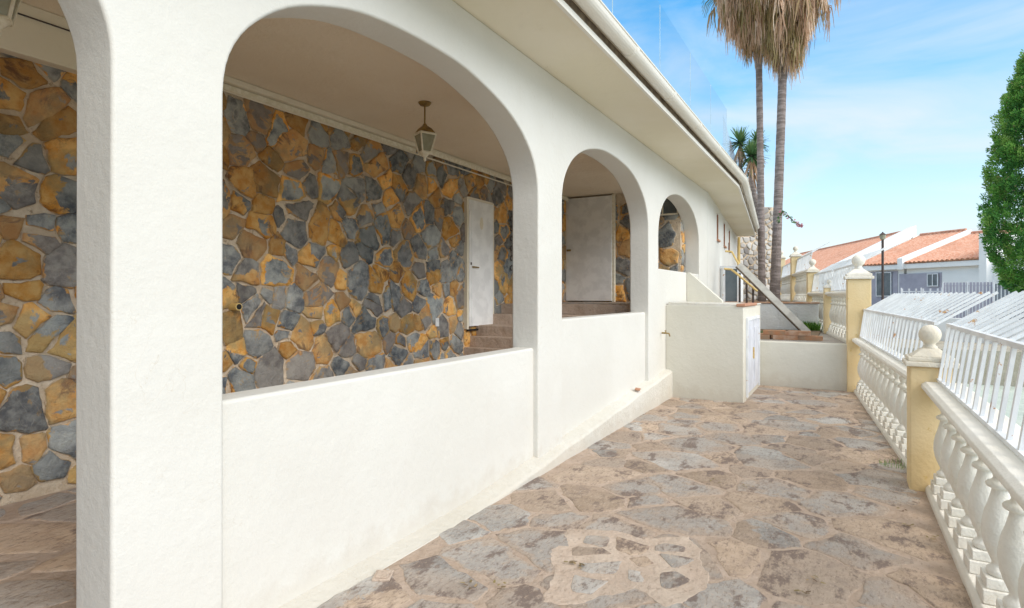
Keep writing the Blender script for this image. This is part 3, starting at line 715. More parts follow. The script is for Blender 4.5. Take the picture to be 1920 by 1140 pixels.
# clay slabs lying on the bed
bl = [((12.05, 1.42), .04, 0), ((12.05, .95), -.03, 0), ((12.10, .55), .06, 0), ((12.07, 1.62), -.05, 1), ((12.10, 1.12), .05, 1), ((12.09, .74), -.04, 1), ((12.42, 1.3), .1, 0), ((12.45, .85), -.08, 0)]
lbs = ['hollow clay brick at the cupboard end of the lower row', 'hollow clay brick in the middle of the lower row', 'hollow clay brick at the foot of the leaning board', 'pale clay brick on top of the pile beside the cupboard', 'orange clay brick on top at the middle of the pile', 'clay brick on top of the pile nearest the leaning board', 'loose clay brick behind the pile on the cupboard side', 'loose clay brick behind the pile on the board side']
for k, ((x, y), ro, lv) in enumerate(bl):
    mb = MB(); z0 = .768+lv*.085; w_ = .42
    d = Vector((math.sin(ro), math.cos(ro), 0)); n_ = Vector((math.cos(ro), -math.sin(ro), 0))
    c = Vector((x, y, z0)); 
    mb.obox(c-n_*.1-d*w_/2, n_*.2, d*w_, (0, 0, .02)); mb.obox(c-n_*.1-d*w_/2+Vector((0, 0, .06)), n_*.2, d*w_, (0, 0, .02))
    for f_ in (-.1, -.01, .082): mb.obox(c+n_*f_-d*w_/2+Vector((0, 0, .02)), n_*.018, d*w_, (0, 0, .04))
    o = mb.build('clay_brick', M['brick'] if k in (0, 2, 4, 6) else M['brickpale'], None)
    tag(o, lbs[k], 'brick', 'clay bricks piled on the raised bed')
# leaning board
a, b_ = at(1511, 627, 11.75), at(1381, 499, 12.6); a.z = .80
d = (b_-a).normalized(); vw = ((a+b_)/2-Vector((0, 0, CH))).normalized(); s_u = vw.cross(d).normalized(); s_u = s_u if s_u.z > 0 else -s_u
w1 = s_u*.85+vw*.53; w2 = -s_u*.53+vw*.85
PB = thing('leaning_board', 'long grey board leaning from the raised bed up to the yellow handrail', 'board', a)
MB().obox(a, b_-a, w1*.145, w2*.05).build('board_face', M['wood'], PB)
MB().obox(a-w1*.016+w2*.003, b_-a, w1*.0155, w2*.044).build('board_edge', M['woodedge'], PB)
# glazed white cabinet against the far wall
q = B0+BD*2.9; gx = q.x; gy1 = q.y; gy0 = gy1-.47
GC = thing('glazed_cabinet', 'white framed cabinet with grey glass standing against the far wall', 'cabinet', (gx, gy0, 1.38))
MB().box(gx+.03, gy0+.02, .8, gx+.7, gy1-.01, 2.28).build('body', M['whitewall'], GC)
mb = MB(); mb.box(gx-.01, gy0, 1.3, gx+.029, gy0+.06, 2.32).box(gx-.01, gy0+.34, 1.3, gx+.029, gy0+.40, 2.32).box(gx-.01, gy0+.061, 2.24, gx+.029, gy0+.339, 2.32).box(gx-.01, gy0+.401, 2.24, gx+.029, gy1-.01, 2.32)
mb.build('frame', M['bar'], GC)
MB().box(gx+.005, gy0+.061, 1.3, gx+.0285, gy0+.339, 2.239).build('glass_pane', M['darkwin'], GC)
# yellow handrail with dark posts
HR = thing('handrail', 'yellow pipe handrail with dark iron posts beside the glazed cabinet', 'handrail', at(1387, 560, 13.2))
MB().tube([at(1360, 471, 13.2), at(1372, 472, 13.2), at(1386, 497, 13)], .022, 8).build('top_rail', M['pipe'], HR)
MB().tube([at(1358, 504, 13.2), at(1371, 505, 13.2), at(1386, 517, 13), at(1420, 546, 12.9)], .024, 8).build('lower_rail', M['pipe'], HR)
for px, y0_, zz in ((1387, 512, 13.1), (1400, 530, 13.1), (1412, 540, 13.0)):
    p = at(px, y0_, zz); MB().box(p.x-.02, p.y-.02, .8, p.x+.02, p.y+.02, p.z).build('post', M['iron'], HR)
MB().tube([at(1366, 455, 13.2), at(1366, 471, 13.2)], .006, 6).build('hook', M['iron'], HR)

# ------------------------------------------------------------ pillars and balustrade
def pillar(cx, cy, z0, w_, d_, ht, label, rot=0, ball=.09, grp='yellow balustrade pillars'):
    c = Vector((cx, cy, 0)); ex = Vector((math.cos(rot), math.sin(rot), 0)); ey = Vector((-ex.y, ex.x, 0))
    T = thing('balustrade_pillar', label, 'pillar', (cx, cy, z0), grp)
    def bx(mb, hx, hy, za, zb_): mb.obox(c-ex*hx-ey*hy+Vector((0, 0, za)), ex*2*hx, ey*2*hy, (0, 0, zb_-za))
    mb = MB(); bx(mb, w_/2, d_/2, z0-.01, z0+ht); mb.build('shaft', M['yellow'], T, bevel=.014, seg=2)
    mb = MB(); h = z0+ht+.001; s_ = w_/.30
    bx(mb, w_/2+.035*s_, d_/2+.035*s_, h, h+.045*s_); bx(mb, w_/2+.012, d_/2+.012, h+.045*s_, h+.085*s_)
    # stepped pyramid
    a = [c-ex*(w_/2-.01)*1-ey*(d_/2-.01), c+ex*(w_/2-.01)-ey*(d_/2-.01), c+ex*(w_/2-.01)+ey*(d_/2-.01), c-ex*(w_/2-.01)+ey*(d_/2-.01)]
    lo = [p+Vector((0, 0, h+.085*s_)) for p in a]; hi = [c+(p-c)*.42+Vector((0, 0, h+.16*s_)) for p in a]
    mb.add(lo+hi, [(3, 2, 1, 0), (4, 5, 6, 7)]+[(k, (k+1) % 4, (k+1) % 4+4, k+4) for k in range(4)])
    mb.build('cap', M['cap'], T, bevel=.008)
    zc = h+.16*s_; r = ball
    if r > 0:
        pr = [(zc-.005, r*.62), (zc+.012, r*.66), (zc+.03*s_, r*.45), (zc+.045*s_, r*.52)]
        z1 = zc+.05*s_+r*.85
        for k in range(1, 13): an = math.pi*k/13; 
        pr += [(z1-r*math.cos(math.pi*k/14), r*math.sin(math.pi*k/14)) for k in range(3, 14)]
        mb = MB(); mb.lathe(pr, (cx, cy, 0), 28); mb.build('ball_finial', M['cap'], T, smooth=True)
    return T
pillar(5.935, -.62, 0, .27, .30, 1.015, 'near yellow pillar with a stone ball, between the two white balustrade bays', 0, .080)
pillar(11.29, -.21, 0, .32, .34, 1.86, 'tall yellow pillar with ball finial at the corner of the low cream wall', R(3), .10)
pillar(14.35, .28, .77, .14, .2, .98, 'slim yellow pillar just beyond the tall corner pillar', R(8), .045)
pillar(17.35, .72, .77, .28, .26, 1.42, 'yellow pillar with ball finial beside the green weeds and retaining wall', R(9), .085)
pillar(21.0, 1.36, 1.38, .28, .28, 1.45, 'distant yellow pillar second from the palm trunks', R(10), .08)
pillar(26.3, 2.22, 1.38, .26, .26, 1.7, 'farthest yellow pillar right beside the palm trunk', R(10), .08)
# one baluster mesh shared by all bays
mb = MB()
mb.box(-.09, -.09, .064, .09, .09, .135).box(-.074, -.074, .136, .074, .074, .19)
mb.lathe([(.19, 0.058), (.205, 0.064), (.22, 0.060), (.235, 0.044), (.25, 0.037), (.275, 0.047), (.31, 0.062), (.35, 0.074), (.40, 0.082), (.45, 0.080), (.50, 0.071), (.55, 0.055), (.60, 0.042), (.625, 0.038), (.632, 0.060), (.645, 0.066), (.658, 0.060), (.665, 0.042), (.68, 0.032), (.70, 0.038), (.725, 0.049), (.75, 0.040), (.77, 0.032), (.785, 0.049), (.80, 0.053)], (0, 0, 0), 24)
bal_me = mb.build('baluster', M['balus'], None, bevel=.006); bal_me.data.polygons.foreach_set('use_smooth', [True]*len(bal_me.data.polygons))
bal_proto = bal_me; used_proto = [False]
barm = MB(); s2 = .0095
lean, tau, bl_ = .06, R(33), .50
pA = Vector((0, 0, .925)); pB = Vector((0, lean, 1.35)); pC = pB+Vector((0, math.cos(tau)*bl_, math.sin(tau)*bl_))
for p, q in ((pA, pB), (pB, pC)):
    d = q-p; ex = Vector((.030, 0, 0)); nrm = Vector((0, -d.z, d.y)).normalized()*s2*2; barm.obox(p-ex/2-nrm/2, ex, nrm, d)
bar_proto = barm.build('bar', M['bar'], None); used_bar = [False]
def bay(P0, P1, z0, lab, flab, spacing=.355, s=1.0):
    P0 = Vector((*P0, 0)); P1 = Vector((*P1, 0)); d = (P1-P0); L_ = d.length; d.normalize(); nn = Vector((d.y, -d.x, 0)); ang = math.atan2(d.y, d.x)
    base = P0+Vector((0, 0, z0)); T = thing('balustrade', lab, 'balustrade', base, 'white balustrade bays')
    def sweep(prof, name, m, bev=.0):
        mb = MB(); mb.prism([P0+nn*a+Vector((0, 0, z0+z)) for a, z in prof], d*L_); return mb.build(name, m, T, bevel=bev)
    sweep([(0, -.03), (0, .035), (.02, .062), (.25, .066), (.25, -.03)], 'base_course', M['balus'], .006)
    sweep([(.02, .80), (.015, .822), (-.012, .828), (-.016, .838), (-.026, .842), (-.030, .858), (-.026, .878), (-.014, .886), (.0, .897), (.24, .90), (.26, .885), (.26, .84), (.2, .80)], 'coping', M['balus'], .004)
    n = max(2, int(round(L_/spacing)))
    for k in range(n):
        o = bal_proto if not used_proto[0] else bal_proto.copy()
        if used_proto[0]: COL.objects.link(o)
        used_proto[0] = True
        o.parent = T; t_ = (k+.5)*L_/n; o.location = d*t_+nn*.115; o.rotation_euler = (0, 0, ang)
    # security fence on the coping
    FT = thing('security_fence', flab, 'fence', P0+nn*.09+Vector((0, 0, z0+.9)), 'white steel fence panels on the balustrade')
    ORGb = P0+nn*.09+Vector((0, 0, z0+.9))
    mb = MB(); mb.obox(P0+nn*.075+Vector((0, 0, z0+.908)), d*L_, nn*.03, (0, 0, .022)); mb.build('bottom_rail', M['bar'], FT)
    mb = MB(); mb.obox(P0+nn*(.075+lean)+Vector((0, 0, z0+1.345)), d*L_, nn*.032, (0, 0, .028)); mb.build('top_rail', M['bar'], FT)
    nb = int(L_/.205)
    for k in range(nb+1):
        o = bar_proto if not used_bar[0] else bar_proto.copy()
        if used_bar[0]: COL.objects.link(o)
        used_bar[0] = True
        o.parent = FT; t_ = .03+(L_-.06)*k/nb
        o.location = d*t_+Vector((0, 0, -.9)); o.rotation_euler = (0, 0, ang); o.scale = (1, -1, 1)
bay((1.4, -.575), (5.80, -.575), 0, 'nearest white balustrade bay in the lower right corner', 'nearest white fence with rust spots on the lower right balustrade')
bay((6.07, -.53), (11.13, -.14), 0, 'white balustrade bay between the near and the tall yellow pillar', 'white fence between the near pillar and the tall yellow pillar')
bay((11.46, -.06), (14.28, .33), .77, 'short raised balustrade bay right behind the tall yellow pillar', 'fence above the raised bay right behind the tall pillar')
bay((14.42, .36), (17.22, .82), .77, 'raised balustrade bay beside the patch of green weeds', 'fence above the raised bay beside the green weeds')
bay((17.5, .88), (20.86, 1.44), 1.38, 'distant upper balustrade bay on the palm terrace', 'distant fence panel between the two far ball pillars', .4)
bay((21.14, 1.50), (26.17, 2.30), 1.38, 'farthest balustrade bay next to the palm trunks', 'farthest fence panel beside the palm trunks', .4)
# lower outer face of the terrace
mb = MB(); mb.box(-5, -.86, -2.1, 11.4, -.84, -.04); structure('terrace_edge', mb, M['whitewall'])

# weeds
def blades(name, c, rad, n, h, lab, cat, m=M['grass'], kind=None, grp=None):
    mb = MB()
    for k in range(n):
        a = rnd(0, 6.283); r = rad*math.sqrt(random.random()); p = Vector((c[0]+r*math.cos(a), c[1]+r*math.sin(a), c[2])); hh = h*rnd(.5, 1.1)
        t_ = rnd(0, 6.283); dr = Vector((math.cos(t_), math.sin(t_), 0)); sd2 = Vector((-dr.y, dr.x, 0))*h*.035; le = rnd(.1, .6)*hh
        v = rnd(.1, 1)
        mb.add([p-sd2, p+sd2, p+sd2*.8+dr*le*.35+Vector((0, 0, hh*.6)), p-sd2*.8+dr*le*.35+Vector((0, 0, hh*.6)), p+dr*le+Vector((0, 0, hh))], [(0, 1, 2, 3), (3, 2, 4)], v)
    o = mb.build(name, m, None, attr='leaf'); tag(o, lab, cat, grp, kind); return o
p = at(1519, 616, 13.3); blades('weed_clump', (p.x, p.y, .77), .20, 600, .24, 'bright green weeds at the foot of the raised balustrade', 'weeds')
p = at(1509, 572, 15.5); blades('weed_clump', (15.9, .72, 1.0), .12, 150, .3, 'small dark weed tuft by the yellow pillar base', 'weeds')
blades('weed_clump', (6.55, -.45, .002), .16, 140, .05, 'tiny weeds growing in the paving beside the near yellow pillar', 'weeds')
mb = MB()
p = at(1240, 600, 12)
blades('moss', (13.3, 1.35, .8), .5, 1500, .05, 'dark green moss on the soil behind the clay bricks', 'moss', M['yucca'])

# broken bits lying at the plinth
mb = MB(); mb.box(-.05, -.035, 0, .05, .035, .022); o = mb.build('tile_shard', M['terr'], None, bevel=.006); o.location = (7.62, FY-.03, .335); o.rotation_euler = (.1, 0, .2); tag(o, 'small broken terracotta shard lying on the plinth ledge', 'shard')
px_ = at(683, 1080, 3.35); mb = MB(); mb.box(-.06, -.05, 0, .06, .05, .012); mb.box(-.045, -.035, .0121, .045, .035, .018)
o = mb.build('drain_cover', M['patch'], None, bevel=.003); o.location = (2.53, 2.27, .006); o.rotation_euler = (0, 0, .5); tag(o, 'small pale square drain cover at the foot of the wall', 'drain cover')
# fallen petals and twigs
mb = MB()
for px, py in ((1072, 1060), (1090, 1064), (880, 1105), (930, 1100), (1500, 1115), (1340, 905), (1520, 1090), (1690, 960), (1700, 990), (1740, 1010), (1400, 915)):
    Z = CH*F/(py-HY); q = at(px, py, Z); 
    for k in range(5):
        a = q+Vector((rnd(-.05, .05), rnd(-.05, .05), .018)); t_ = rnd(0, 6.28); dd = Vector((math.cos(t_), math.sin(t_), .1)); ee = Vector((-dd.y, dd.x, .1))
        mb.add([a, a+dd*.022, a+dd*.03+ee*.012, a+ee*.012], [(0, 1, 2, 3)], rnd(0, .4))
o = mb.build('dry_leaves', M['dead'], None, attr='leaf'); tag(o, 'scattered dry leaf scraps on the terrace paving', 'leaves', None, 'stuff')

# ------------------------------------------------------------ garden stone wall beyond the house
p0_, p1_ = at(1384, 560, 25), at(1463, 560, 25.5); zt_ = CH+(HY-386)/F*25
mb = MB(); dd = (p1_-p0_); dd.z = 0; nb_ = Vector((-dd.y, dd.x, 0)).normalized()*-.5
if nb_.x < 0: nb_ = -nb_
GW = thing('rubble_wall', 'tall rubble stone wall with pale joints behind the palm trunks', 'wall', (p0_.x, p0_.y, 1.3))
st_ = p0_-dd*1.2; mb.obox(Vector((st_.x, st_.y, 1.2)), dd*2.2, nb_, (0, 0, zt_-1.2)); mb.build('core', M['mortar'], GW)
rg = random.Random(3); Lw = dd.length*2.2; du = dd.normalized(); nf = -nb_.normalized()
fp = paving([], (0, 1.25, Lw, zt_), .05, rg, (.24, lambda r: 'S' if r.random() < .45 else 'G'))
mb = MB(); stones_mesh(mb, fp, lambda u, v, h: Vector((st_.x, st_.y, 0))+du*u+nf*(h+.003)+Vector((0, 0, v)), .04, rg)
g = G('rubble', .9, .2); a = g.t.nodes.new('ShaderNodeAttribute'); a.attribute_name = 'stone'; sp = g.t.nodes.new('ShaderNodeSeparateColor'); g.t.links.new(a.outputs['Color'], sp.inputs[0])
g.col(g.mix(g.ramp(sp.outputs[2], .2, .8), g.mix(sp.outputs[0], (.42, .36, .30), (.62, .58, .52)), g.mix(sp.outputs[0], (.16, .14, .13), (.60, .58, .55)))); M['rubble'] = g.m
mb.build('facing_stones', M['rubble'], GW, color='stone', smooth=True)
for k in range(7): pass
# white balcony rail seen above the gutter end
BR = thing('balcony_railing', 'white balcony railing glimpsed between eave and palm trunk', 'railing', at(1408, 385, 27))
a, b_ = at(1380, 352, 27), at(1424, 352, 27); mb = MB(); mb.tube([a, b_], .04, 6); mb.tube([a-Vector((0, 0, .8)), b_-Vector((0, 0, .8))], .05, 6); mb.build('rail', M['bar'], BR)
for k in range(7):
    q = a+(b_-a)*k/6; MB().tube([q, q-Vector((0, 0, .8))], .025, 6).build('post', M['bar'], BR)

# ------------------------------------------------------------ palms
def ribbon(mb, pts, wd, v):
    vs = []; fs = []; n = len(pts)
    for i, p in enumerate(pts):
        d = pts[min(i+1, n-1)]-pts[max(i-1, 0)]
        s_ = d.cross(Vector((rnd(-.3, .3), rnd(-.3, .3), 1)) if abs(d.z) < .8*d.length else Vector((math.sin(v*40), math.cos(v*40), 0)))
        s_ = s_.normalized()*wd*(1-i/(n-.2)) if s_.length > 1e-6 else Vector((wd, 0, 0)); vs += [p-s_, p+s_]
    for i in range(n-1): fs.append((2*i, 2*i+1, 2*i+3, 2*i+2))
    mb.add(vs, fs, min(max(v+rnd(-.12, .12), 0), 1))
def palm(base, top, r0, r1, lab, skl, skr, nd):
    T = thing('palm_tree', lab, 'palm tree', base, 'tall fan palms behind the house')
    mb = MB(); pts = []; rs = []; n = 60
    for k in range(n+1):
        t_ = k/n; p = Vector(base).lerp(Vector(top), t_); p.x += .10*math.sin(t_*3); pts.append(p); rs.append((r0+(r1-r0)*t_**.7)*(1+.03*math.sin(k*2.4)+.2*math.exp(-t_*14)))
    mb.tube(pts, rs, 16); mb.build('trunk', M['bark'], T, smooth=True)
    tp = Vector(top); mb = MB()
    zbot = skl            # lowest point of the dead skirt
    for k in range(nd):    # dead fronds: a stiff stalk going out and down, then a hanging fan of leaflets
        t_ = random.random()**.8; zc = zbot+1.0+(tp.z-zbot-.6)*t_; a = rnd(0, 6.283)
        reach = skr*(.16+.84*min(1, t_*1.25))*rnd(.45, 1.0); c = Vector((tp.x, tp.y, zc)); o_ = Vector((math.cos(a), math.sin(a), 0))
        if random.random() < .16: reach *= rnd(1.2, 1.75)
        s1 = c+o_*reach*.55+Vector((0, 0, rnd(-.05, .25))); s3 = c+o_*reach+Vector((0, 0, -rnd(.2, .6))); v0 = rnd(.1, .9)
        ribbon(mb, [c, s1, s3], .022, v0)
        sd3 = Vector((-o_.y, o_.x, 0))
        for j in range(rg.randint(7, 11)):
            u = rnd(-1, 1); q0 = s3; ln = rnd(.45, 1.05); sp_ = u*.22
            q1 = q0+sd3*sp_*.6+o_*rnd(0, .16)+Vector((0, 0, -ln*.25)); q2 = q1+sd3*sp_*.35+Vector((rnd(-.05, .05), rnd(-.05, .05), -ln*.45)); q3 = q2+Vector((rnd(-.07, .07), rnd(-.07, .07), -ln*.4))
            ribbon(mb, [q0, q1, q2, q3], rnd(.014, .03), v0)
    mb.build('dead_frond_skirt', M['dead'], T, attr='leaf')
    mb = MB()
    for k in range(46):     # live crown
        a = rnd(0, 6.283); el = rnd(-.05, 1.3); o_ = Vector((math.cos(a)*math.cos(el), math.sin(a)*math.cos(el), math.sin(el))); ln = rnd(1.0, 1.5)
        c = tp+Vector((0, 0, .2)); s1 = c+o_*ln; sd3 = Vector((-math.sin(a), math.cos(a), 0)); v0 = rnd(.1, 1)
        ribbon(mb, [c, (c+s1)/2+Vector((0, 0, .1)), s1], .03, v0)
        for j in range(22):
            u = (j/21-.5)*2.6; dr = (o_*math.cos(u)+sd3*math.sin(u)).normalized(); q1 = s1+dr*.5; q2 = s1+dr*.85-Vector((0, 0, rnd(.1, .35))); q3 = q2+dr*.12-Vector((0, 0, rnd(.2, .45)))
            ribbon(mb, [s1, q1, q2, q3], .03, v0)
    mb.build('crown', M['frond'], T, attr='leaf')
def zof(py, Z): return CH-(py-HY)/F*Z
b1 = at(1429, 553, 19.5); b1.z = 1.3; t1_ = at(1420, -60, 19.5); t1_.z = 12.2
b2 = at(1452, 563, 18.3); b2.z = 1.3; t2_ = at(1474, -60, 18.3); t2_.z = 11.9
palm(b1, t1_, .112, .10, 'left of the twin tall palms with a broad brown skirt of dead fronds', zof(98, 19.5), 1.25, 620)
palm(b2, t2_, .145, .118, 'right of the twin tall palms, its thicker trunk partly behind the leaning board', zof(128, 18.3), 1.12, 640)

# ------------------------------------------------------------ yucca
Y0 = at(1412, 420, 21); YT = thing('yucca_tree', 'green spiky yucca tree behind the end of the eave', 'yucca', (Y0.x, Y0.y, 1.3))
heads = [(at(1388, 268, 21), .62), (at(1409, 292, 20.6), .60), (at(1420, 268, 21.4), .5), (at(1412, 318, 21), .4)]
mb = MB(); yb = at(1429, 420, 21.3); root_ = Vector((yb.x, yb.y, 1.2))
for h, r in heads: mb.tube([root_, Vector((yb.x, yb.y, 4.2)), h-Vector((0, 0, .9)), h], [.10, .09, .07, .06], 8)
mb.build('trunk', M['bark'], YT, smooth=True)
mb = MB(); md = MB()
for h, r in heads:
    for k in range(130):
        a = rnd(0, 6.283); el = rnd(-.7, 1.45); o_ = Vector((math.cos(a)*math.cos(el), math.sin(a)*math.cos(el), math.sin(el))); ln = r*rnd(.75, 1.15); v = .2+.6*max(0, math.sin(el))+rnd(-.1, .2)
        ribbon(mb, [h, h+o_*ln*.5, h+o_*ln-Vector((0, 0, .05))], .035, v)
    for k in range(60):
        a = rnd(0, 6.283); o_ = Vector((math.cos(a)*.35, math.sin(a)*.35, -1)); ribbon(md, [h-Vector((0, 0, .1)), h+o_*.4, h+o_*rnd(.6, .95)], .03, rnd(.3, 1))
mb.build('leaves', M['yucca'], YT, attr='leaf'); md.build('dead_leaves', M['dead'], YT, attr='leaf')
# bougainvillea twig arching out
TW = thing('flowering_twig', 'thin arching bougainvillea twig with pink flowers right of the palm trunk', 'twig', at(1455, 500, 17))
pts = [at(1455, 500, 17), at(1458, 420, 17), at(1466, 397, 17), at(1478, 406, 17), at(1490, 416, 17), at(1503, 424, 17)]
MB().tube(pts, .008, 5).build('stem', M['bark'], TW)
mb = MB(); mg = MB()
for q0, q1 in zip(pts[1:], pts[2:]):
    for k in range(26):
        q = q0.lerp(q1, random.random())+Vector((rnd(-.05, .05), rnd(-.05, .05), rnd(-.05, .05))); a = Vector((rnd(-1, 1), rnd(-1, 1), rnd(-1, 1))).normalized()*.04; b2_ = a.cross(Vector((rnd(-1, 1), rnd(-1, 1), rnd(-1, 1)))).normalized()*.03
        (mb if (q0 == pts[-2] or random.random() < .3) else mg).add([q-a, q+b2_, q+a, q-b2_], [(0, 1, 2, 3)], rnd(0, 1))
mb.build('flowers', M['pink'], TW, attr='leaf'); mg.build('leaves', M['yucca'], TW, attr='leaf')

# ------------------------------------------------------------ cypress at the right edge
cz = 10.5
CT_ = thing('cypress_tree', 'dense bright green conifer at the right edge behind the fence', 'conifer', (*at(1940, 560, cz).xy, -1.3))
cc = at(1940, 560, cz); ztop = zof(108, cz); zbt = zof(550, cz)
MB().tube([Vector((cc.x, cc.y, -1.4)), Vector((cc.x, cc.y, zbt+.3)), Vector((cc.x, cc.y, ztop-.8))], [.13, .10, .02], 10).build('trunk', M['bark'], CT_, smooth=True)
mb = MB(); Hh = ztop-zbt
PR = [(0, .30), (.03, .48), (.11, .74), (.20, .90), (.28, 1.0), (.40, .93), (.53, .82), (.66, .74), (.77, .57), (.9, .36), (.97, .18), (1.0, .03)]
def crad(t_):
    for (t0_, r0_), (t1__, r1_) in zip(PR, PR[1:]):
        if t_ <= t1__: return r0_+(r1_-r0_)*(t_-t0_)/(t1__-t0_)
    return .02
rg = random.Random(9)
for k in range(1250):
    t_ = (k+rg.random())/1250; t_ = t_**.92; a = rg.uniform(0, 6.283); inner = rg.random() < .38
    lump = 1+.26*noise.noise(Vector((math.cos(a)*2.1, math.sin(a)*2.1, t_*6)))
    r = crad(t_)*lump*(rg.uniform(.45, .78) if inner else rg.uniform(.82, .96))*.74; c = Vector((cc.x+r*math.cos(a), cc.y+r*math.sin(a), zbt+.03+Hh*t_))
    o_ = Vector((math.cos(a)*.75, math.sin(a)*.75, .85 if t_ > .1 else -.1)).normalized(); v0 = rg.choice([.28, .38, .48, .58, .68])+.25*noise.noise(c*2.0)
    cr = rg.uniform(.075, .14)
    for j in range(int(120*(cr/.12)**1.5)):       # a plume: leaflets fanning from the clump's stem
        u = rg.random(); sp = Vector((rg.gauss(0, 1), rg.gauss(0, 1), rg.gauss(0, 1))).normalized()*cr*(.35+.65*rg.random())*(1-.55*u)
        q = c+o_*(u*1.7-.6)*cr+sp; dr = (o_*.8+sp/cr*.9+Vector((rg.gauss(0, .2), rg.gauss(0, .2), rg.gauss(0, .2)))).normalized(); sd4 = dr.cross(Vector((rg.uniform(-1, 1), rg.uniform(-1, 1), rg.uniform(-1, 1)))).normalized()
        ln = rg.uniform(.03, .065); wd = rg.uniform(.007, .013); v = v0+rg.uniform(-.12, .12)+.12*u
        if rg.random() < .02: v = 1.0
        else: v = min(v, .80)
        mb.add([q-sd4*wd*.5, q+dr*ln*.5-sd4*wd, q+dr*ln, q+dr*ln*.5+sd4*wd], [(0, 1, 2, 3)], min(max(v, 0), 1))
mb.build('crown', M['cyp'], CT_, attr='leaf')

# ------------------------------------------------------------ neighbouring houses
def tiled(O, E, U, nrow):
    mb = MB(); nn = E.cross(U).normalized(); nn = nn if nn.z > 0 else -nn; L_ = E.length; per = .36; nc = int(L_/per)*6; nr = 14
    vs = []
    for j in range(nr+1):
        for i in range(nc+1):
            ph = i/6*2*math.pi; vs.append(O+E*(i/nc)+U*(j/nr)+nn*(.045*math.cos(ph)+.02*(noise.noise(Vector((i*.3, j*.9, 0))))))
    fs = []
    for j in range(nr):
        for i in range(nc): a = j*(nc+1)+i; fs.append((a, a+1, a+nc+2, a+nc+1))
    # close with an underside
    n0 = len(vs); c4 = [O-nn*.12, O+E-nn*.12, O+E+U-nn*.12, O+U-nn*.12]; vs += c4; fs.append((n0, n0+1, n0+2, n0+3))
    fs.append(tuple(range(nc+1))+(n0+1, n0)); fs.append(tuple((nr*(nc+1)+i) for i in range(nc, -1, -1))+(n0+3, n0+2))
    fs.append(tuple(j*(nc+1) for j in range(nr, -1, -1))+(n0, n0+3)); fs.append(tuple(j*(nc+1)+nc for j in range(nr+1))+(n0+2, n0+1))
    return mb.add(vs, fs)
UP = Vector((0, 0, 1))
def house(O, E, U, lab, par_at, zg=-.5, par_w=.45, par_h=.30, body=True, wall_end=False):
    T = thing('neighbour_house', lab, 'house', (O.x, O.y, zg), 'white terraced houses with red tiled roofs')
    rf = tiled(O, E, U, 10).build('roof', M['tile'], T, smooth=True)
    Uh = Vector((U.x, U.y, 0)); e = E.normalized(); u = Uh.normalized()
    # fascia + walls
    MB().obox(O+u*.12-UP*.50, E, u*.12, UP*.36).build('fascia', M['whitewall'], T)
    mb = MB(); w0 = O+u*.5; 
    foot = [w0, w0+E, w0+E+Uh*.93, w0+Uh*.93]; top = [w0-UP*.30, w0+E-UP*.30, w0+E+U*.93-UP*.30, w0+U*.93-UP*.30]
    lo = [Vector((p.x, p.y, zg)) for p in foot]; mb.add(lo+top, [(3, 2, 1, 0), (4, 5, 6, 7)]+[(k, (k+1) % 4, (k+1) % 4+4, k+4) for k in range(4)])
    # rear slope
    mb.prism([O+U-UP*.3, O+U+u*5-UP*2.2, O+U+u*5-UP*(O.z+U.z-zg), O+U-UP*(O.z+U.z-zg)], E)
    mb.build('wall', M['whitewall'], T)
    mb = MB()
    for t_ in par_at:
        s0 = O+E*t_; mb.obox(s0-e*par_w/2-u*.15-UP*.55, e*par_w, U+u*.15, UP*(.55+par_h))
    if par_at: mb.build('raking_parapet', M['whitewall'], T)
    mb = MB(); mb.tube([O+U+UP*.06, O+U+E+UP*.06], .10, 8); mb.build('ridge_tiles', M['tile'], T)
    return T, e, u
e2 = cw(-.976, .218, 0)-Vector((0, 0, 0)); e2.z = 0; u2 = cw(.218, .976, 0); u2.z = 0
Oc = at(1690, 492, 45); Uc = u2*6.45+UP*2.35
T_, e_, u_ = house(Oc, e2*5.95, Uc, 'nearest white house with red tiled roof beside the green conifer', [0.0])
MB().obox(Oc+e2*5.98-UP*4.4, e2*.5, u2*7.2, UP*6.0).build('party_wall', M['whitewall'], T_)
MB().obox(Oc+e2*6.4-UP*4.4+u2*.6, e2*9, u2*7, UP*4.3).build('side_wing', M['whitewall'], T_)
Ob = Oc-e2*4.3; Ub = u2*6.45+UP*2.65
T2_, _, _ = house(Ob, e2*4.05, Ub, 'middle white house with red tiled roof behind the street lamp', [])
On = at(1544, 515, 50); Un = at(1712, 431, 53)-On; Ea = at(1496, 475, 85)-at(1710, 430, 53); Ea.z = 0
house(On+Ea, -Ea, Un, 'long white house with red tiled roof farthest left behind the fence', [1.0], par_w=1.1, par_h=.35)
# windows
def facadebox(T, px0, py0, px1, py1, Z, name, m, frame=True, off=.12):
    # on the eave-side wall plane of the terraced houses
    def hit(px, py):
        a = Vector((0, 0, CH)); d = (at(px, py, 1)-a); P_ = Oc+u2*.5; n_ = u2; t_ = (P_-a).dot(n_)/d.dot(n_); return a+d*t_
    a, b_ = hit(px0, py0), hit(px1, py1); c = hit(px1, py0)
    ex = Vector((b_.x-a.x, b_.y-a.y, 0)); o = MB().obox(Vector((a.x, a.y, b_.z))-u2*off, ex, u2*.04, UP*(a.z-b_.z)).build(name, m, T)
    if frame:
        fo = MB(); A = Vector((a.x, a.y, b_.z))-u2*(off+.04); h_ = a.z-b_.z; e1 = ex.normalized()*.07
        fo.obox(A, e1, u2*.036, UP*h_).obox(A+ex-e1, e1, u2*.036, UP*h_).obox(A+e1, ex-e1*2, u2*.036, UP*.07).obox(A+e1+UP*(h_-.07), ex-e1*2, u2*.036, UP*.07).obox(A+ex*.5-e1*.4, e1*.8, u2*.034, UP*h_)
        fo.build('window_frame', M['bar'], o)
    return o
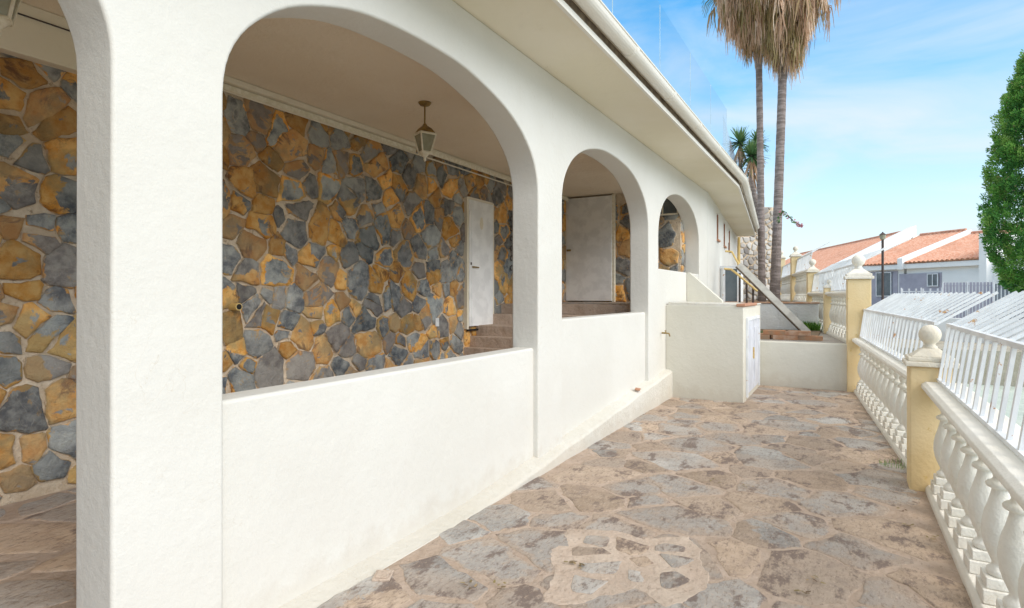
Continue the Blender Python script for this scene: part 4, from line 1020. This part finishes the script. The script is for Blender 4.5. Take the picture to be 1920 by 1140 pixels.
facadebox(T2_, 1634, 510, 1684, 590, 0, 'porch_cladding', M['lilac'], False, .05)
facadebox(T2_, 1687, 514, 1766, 590, 0, 'porch_cladding', M['lilac'], False, .05)
facadebox(T2_, 1645, 511, 1674, 556, 0, 'door', M['darkwin'])
facadebox(T_, 1741, 513, 1762, 537, 0, 'window', M['darkwin'])
# slatted grey fences in front of the houses
def slats(a, b_, z0, z1, lab, m, name='slatted_fence', sp=.14, fill=.72):
    a = Vector((a.x, a.y, z0)); b_ = Vector((b_.x, b_.y, z0)); d = b_-a; L_ = d.length; d.normalize(); n_ = Vector((-d.y, d.x, 0))
    T = thing(name, lab, 'fence', a, 'grey slatted fences in front of the far houses'); mb = MB(); k = 0; t_ = 0
    while t_ < L_: mb.obox(a+d*t_, d*sp*fill, n_*.025, UP*(z1-z0)); t_ += sp
    mb.build('slat_panel', m, T); MB().obox(a+n_*.026+UP*(z1-z0-.2), d*L_, n_*.04, UP*.06).obox(a+n_*.026+UP*.2, d*L_, n_*.04, UP*.06).build('rails', M['bar'], T)
    t_ = 0; n_p = max(2, int(L_/1.6))
    for k in range(n_p+1): MB().obox(a-n_*.06+d*(L_*k/n_p-.02), d*.05, n_*.055, UP*(z1-z0+.05)).build('post', M['bar'], T)
zb_ = -.3
fa = at(1690, 530, 33.5); fb = at(1766, 530, 32); slats(fa, fb, zb_, zof(541, 33), 'open white barred fence in front of the middle far house', M['bar'], 'barred_fence', .34, .22)
fa = at(1768, 530, 31); fb = at(1862, 530, 29.5); slats(fa, fb, zb_, zof(530, 31), 'lower grey lilac slatted fence in front of the nearest far house', M['lilac'])
fa = at(1864, 532, 28); fb = at(1990, 532, 26.5); slats(fa, fb, zb_, zof(532, 28), 'dark slate slatted fence under the conifer', M['slate_slats'])
# low white wall beyond the court
a = at(1625, 592, 25.5); b_ = at(1990, 592, 20); d = b_-a; d.z = 0; n_ = Vector((-d.y, d.x, 0)).normalized()
o = MB().obox(Vector((a.x, a.y, -1.4)), d, n_*.3, UP*(1.4+.7)).build('street_wall', M['whitewall'], None, bevel=.01); tag(o, 'long low white wall across the street beyond the fence', 'wall')
# street lamp
SL = thing('street_lamp', 'thin dark street lamp post in front of the far red roofs', 'street lamp', (*at(1655, 553, 26).xy, -.2)); c = at(1655, 553, 26)
MB().tube([Vector((c.x, c.y, -.3)), Vector((c.x, c.y, zof(450, 26)))], .05, 10).build('pole', M['iron'], SL)
zz = zof(450, 26)
MB().lathe([(zz, .04), (zz+.04, .10), (zz+.22, .13)], (c.x, c.y, 0), 12).build('lamp_glass', M['lampglass'], SL)
MB().lathe([(zz+.221, .15), (zz+.27, .10), (zz+.33, .03), (zz+.36, .02)], (c.x, c.y, 0), 12).build('lamp_cap', M['iron'], SL)
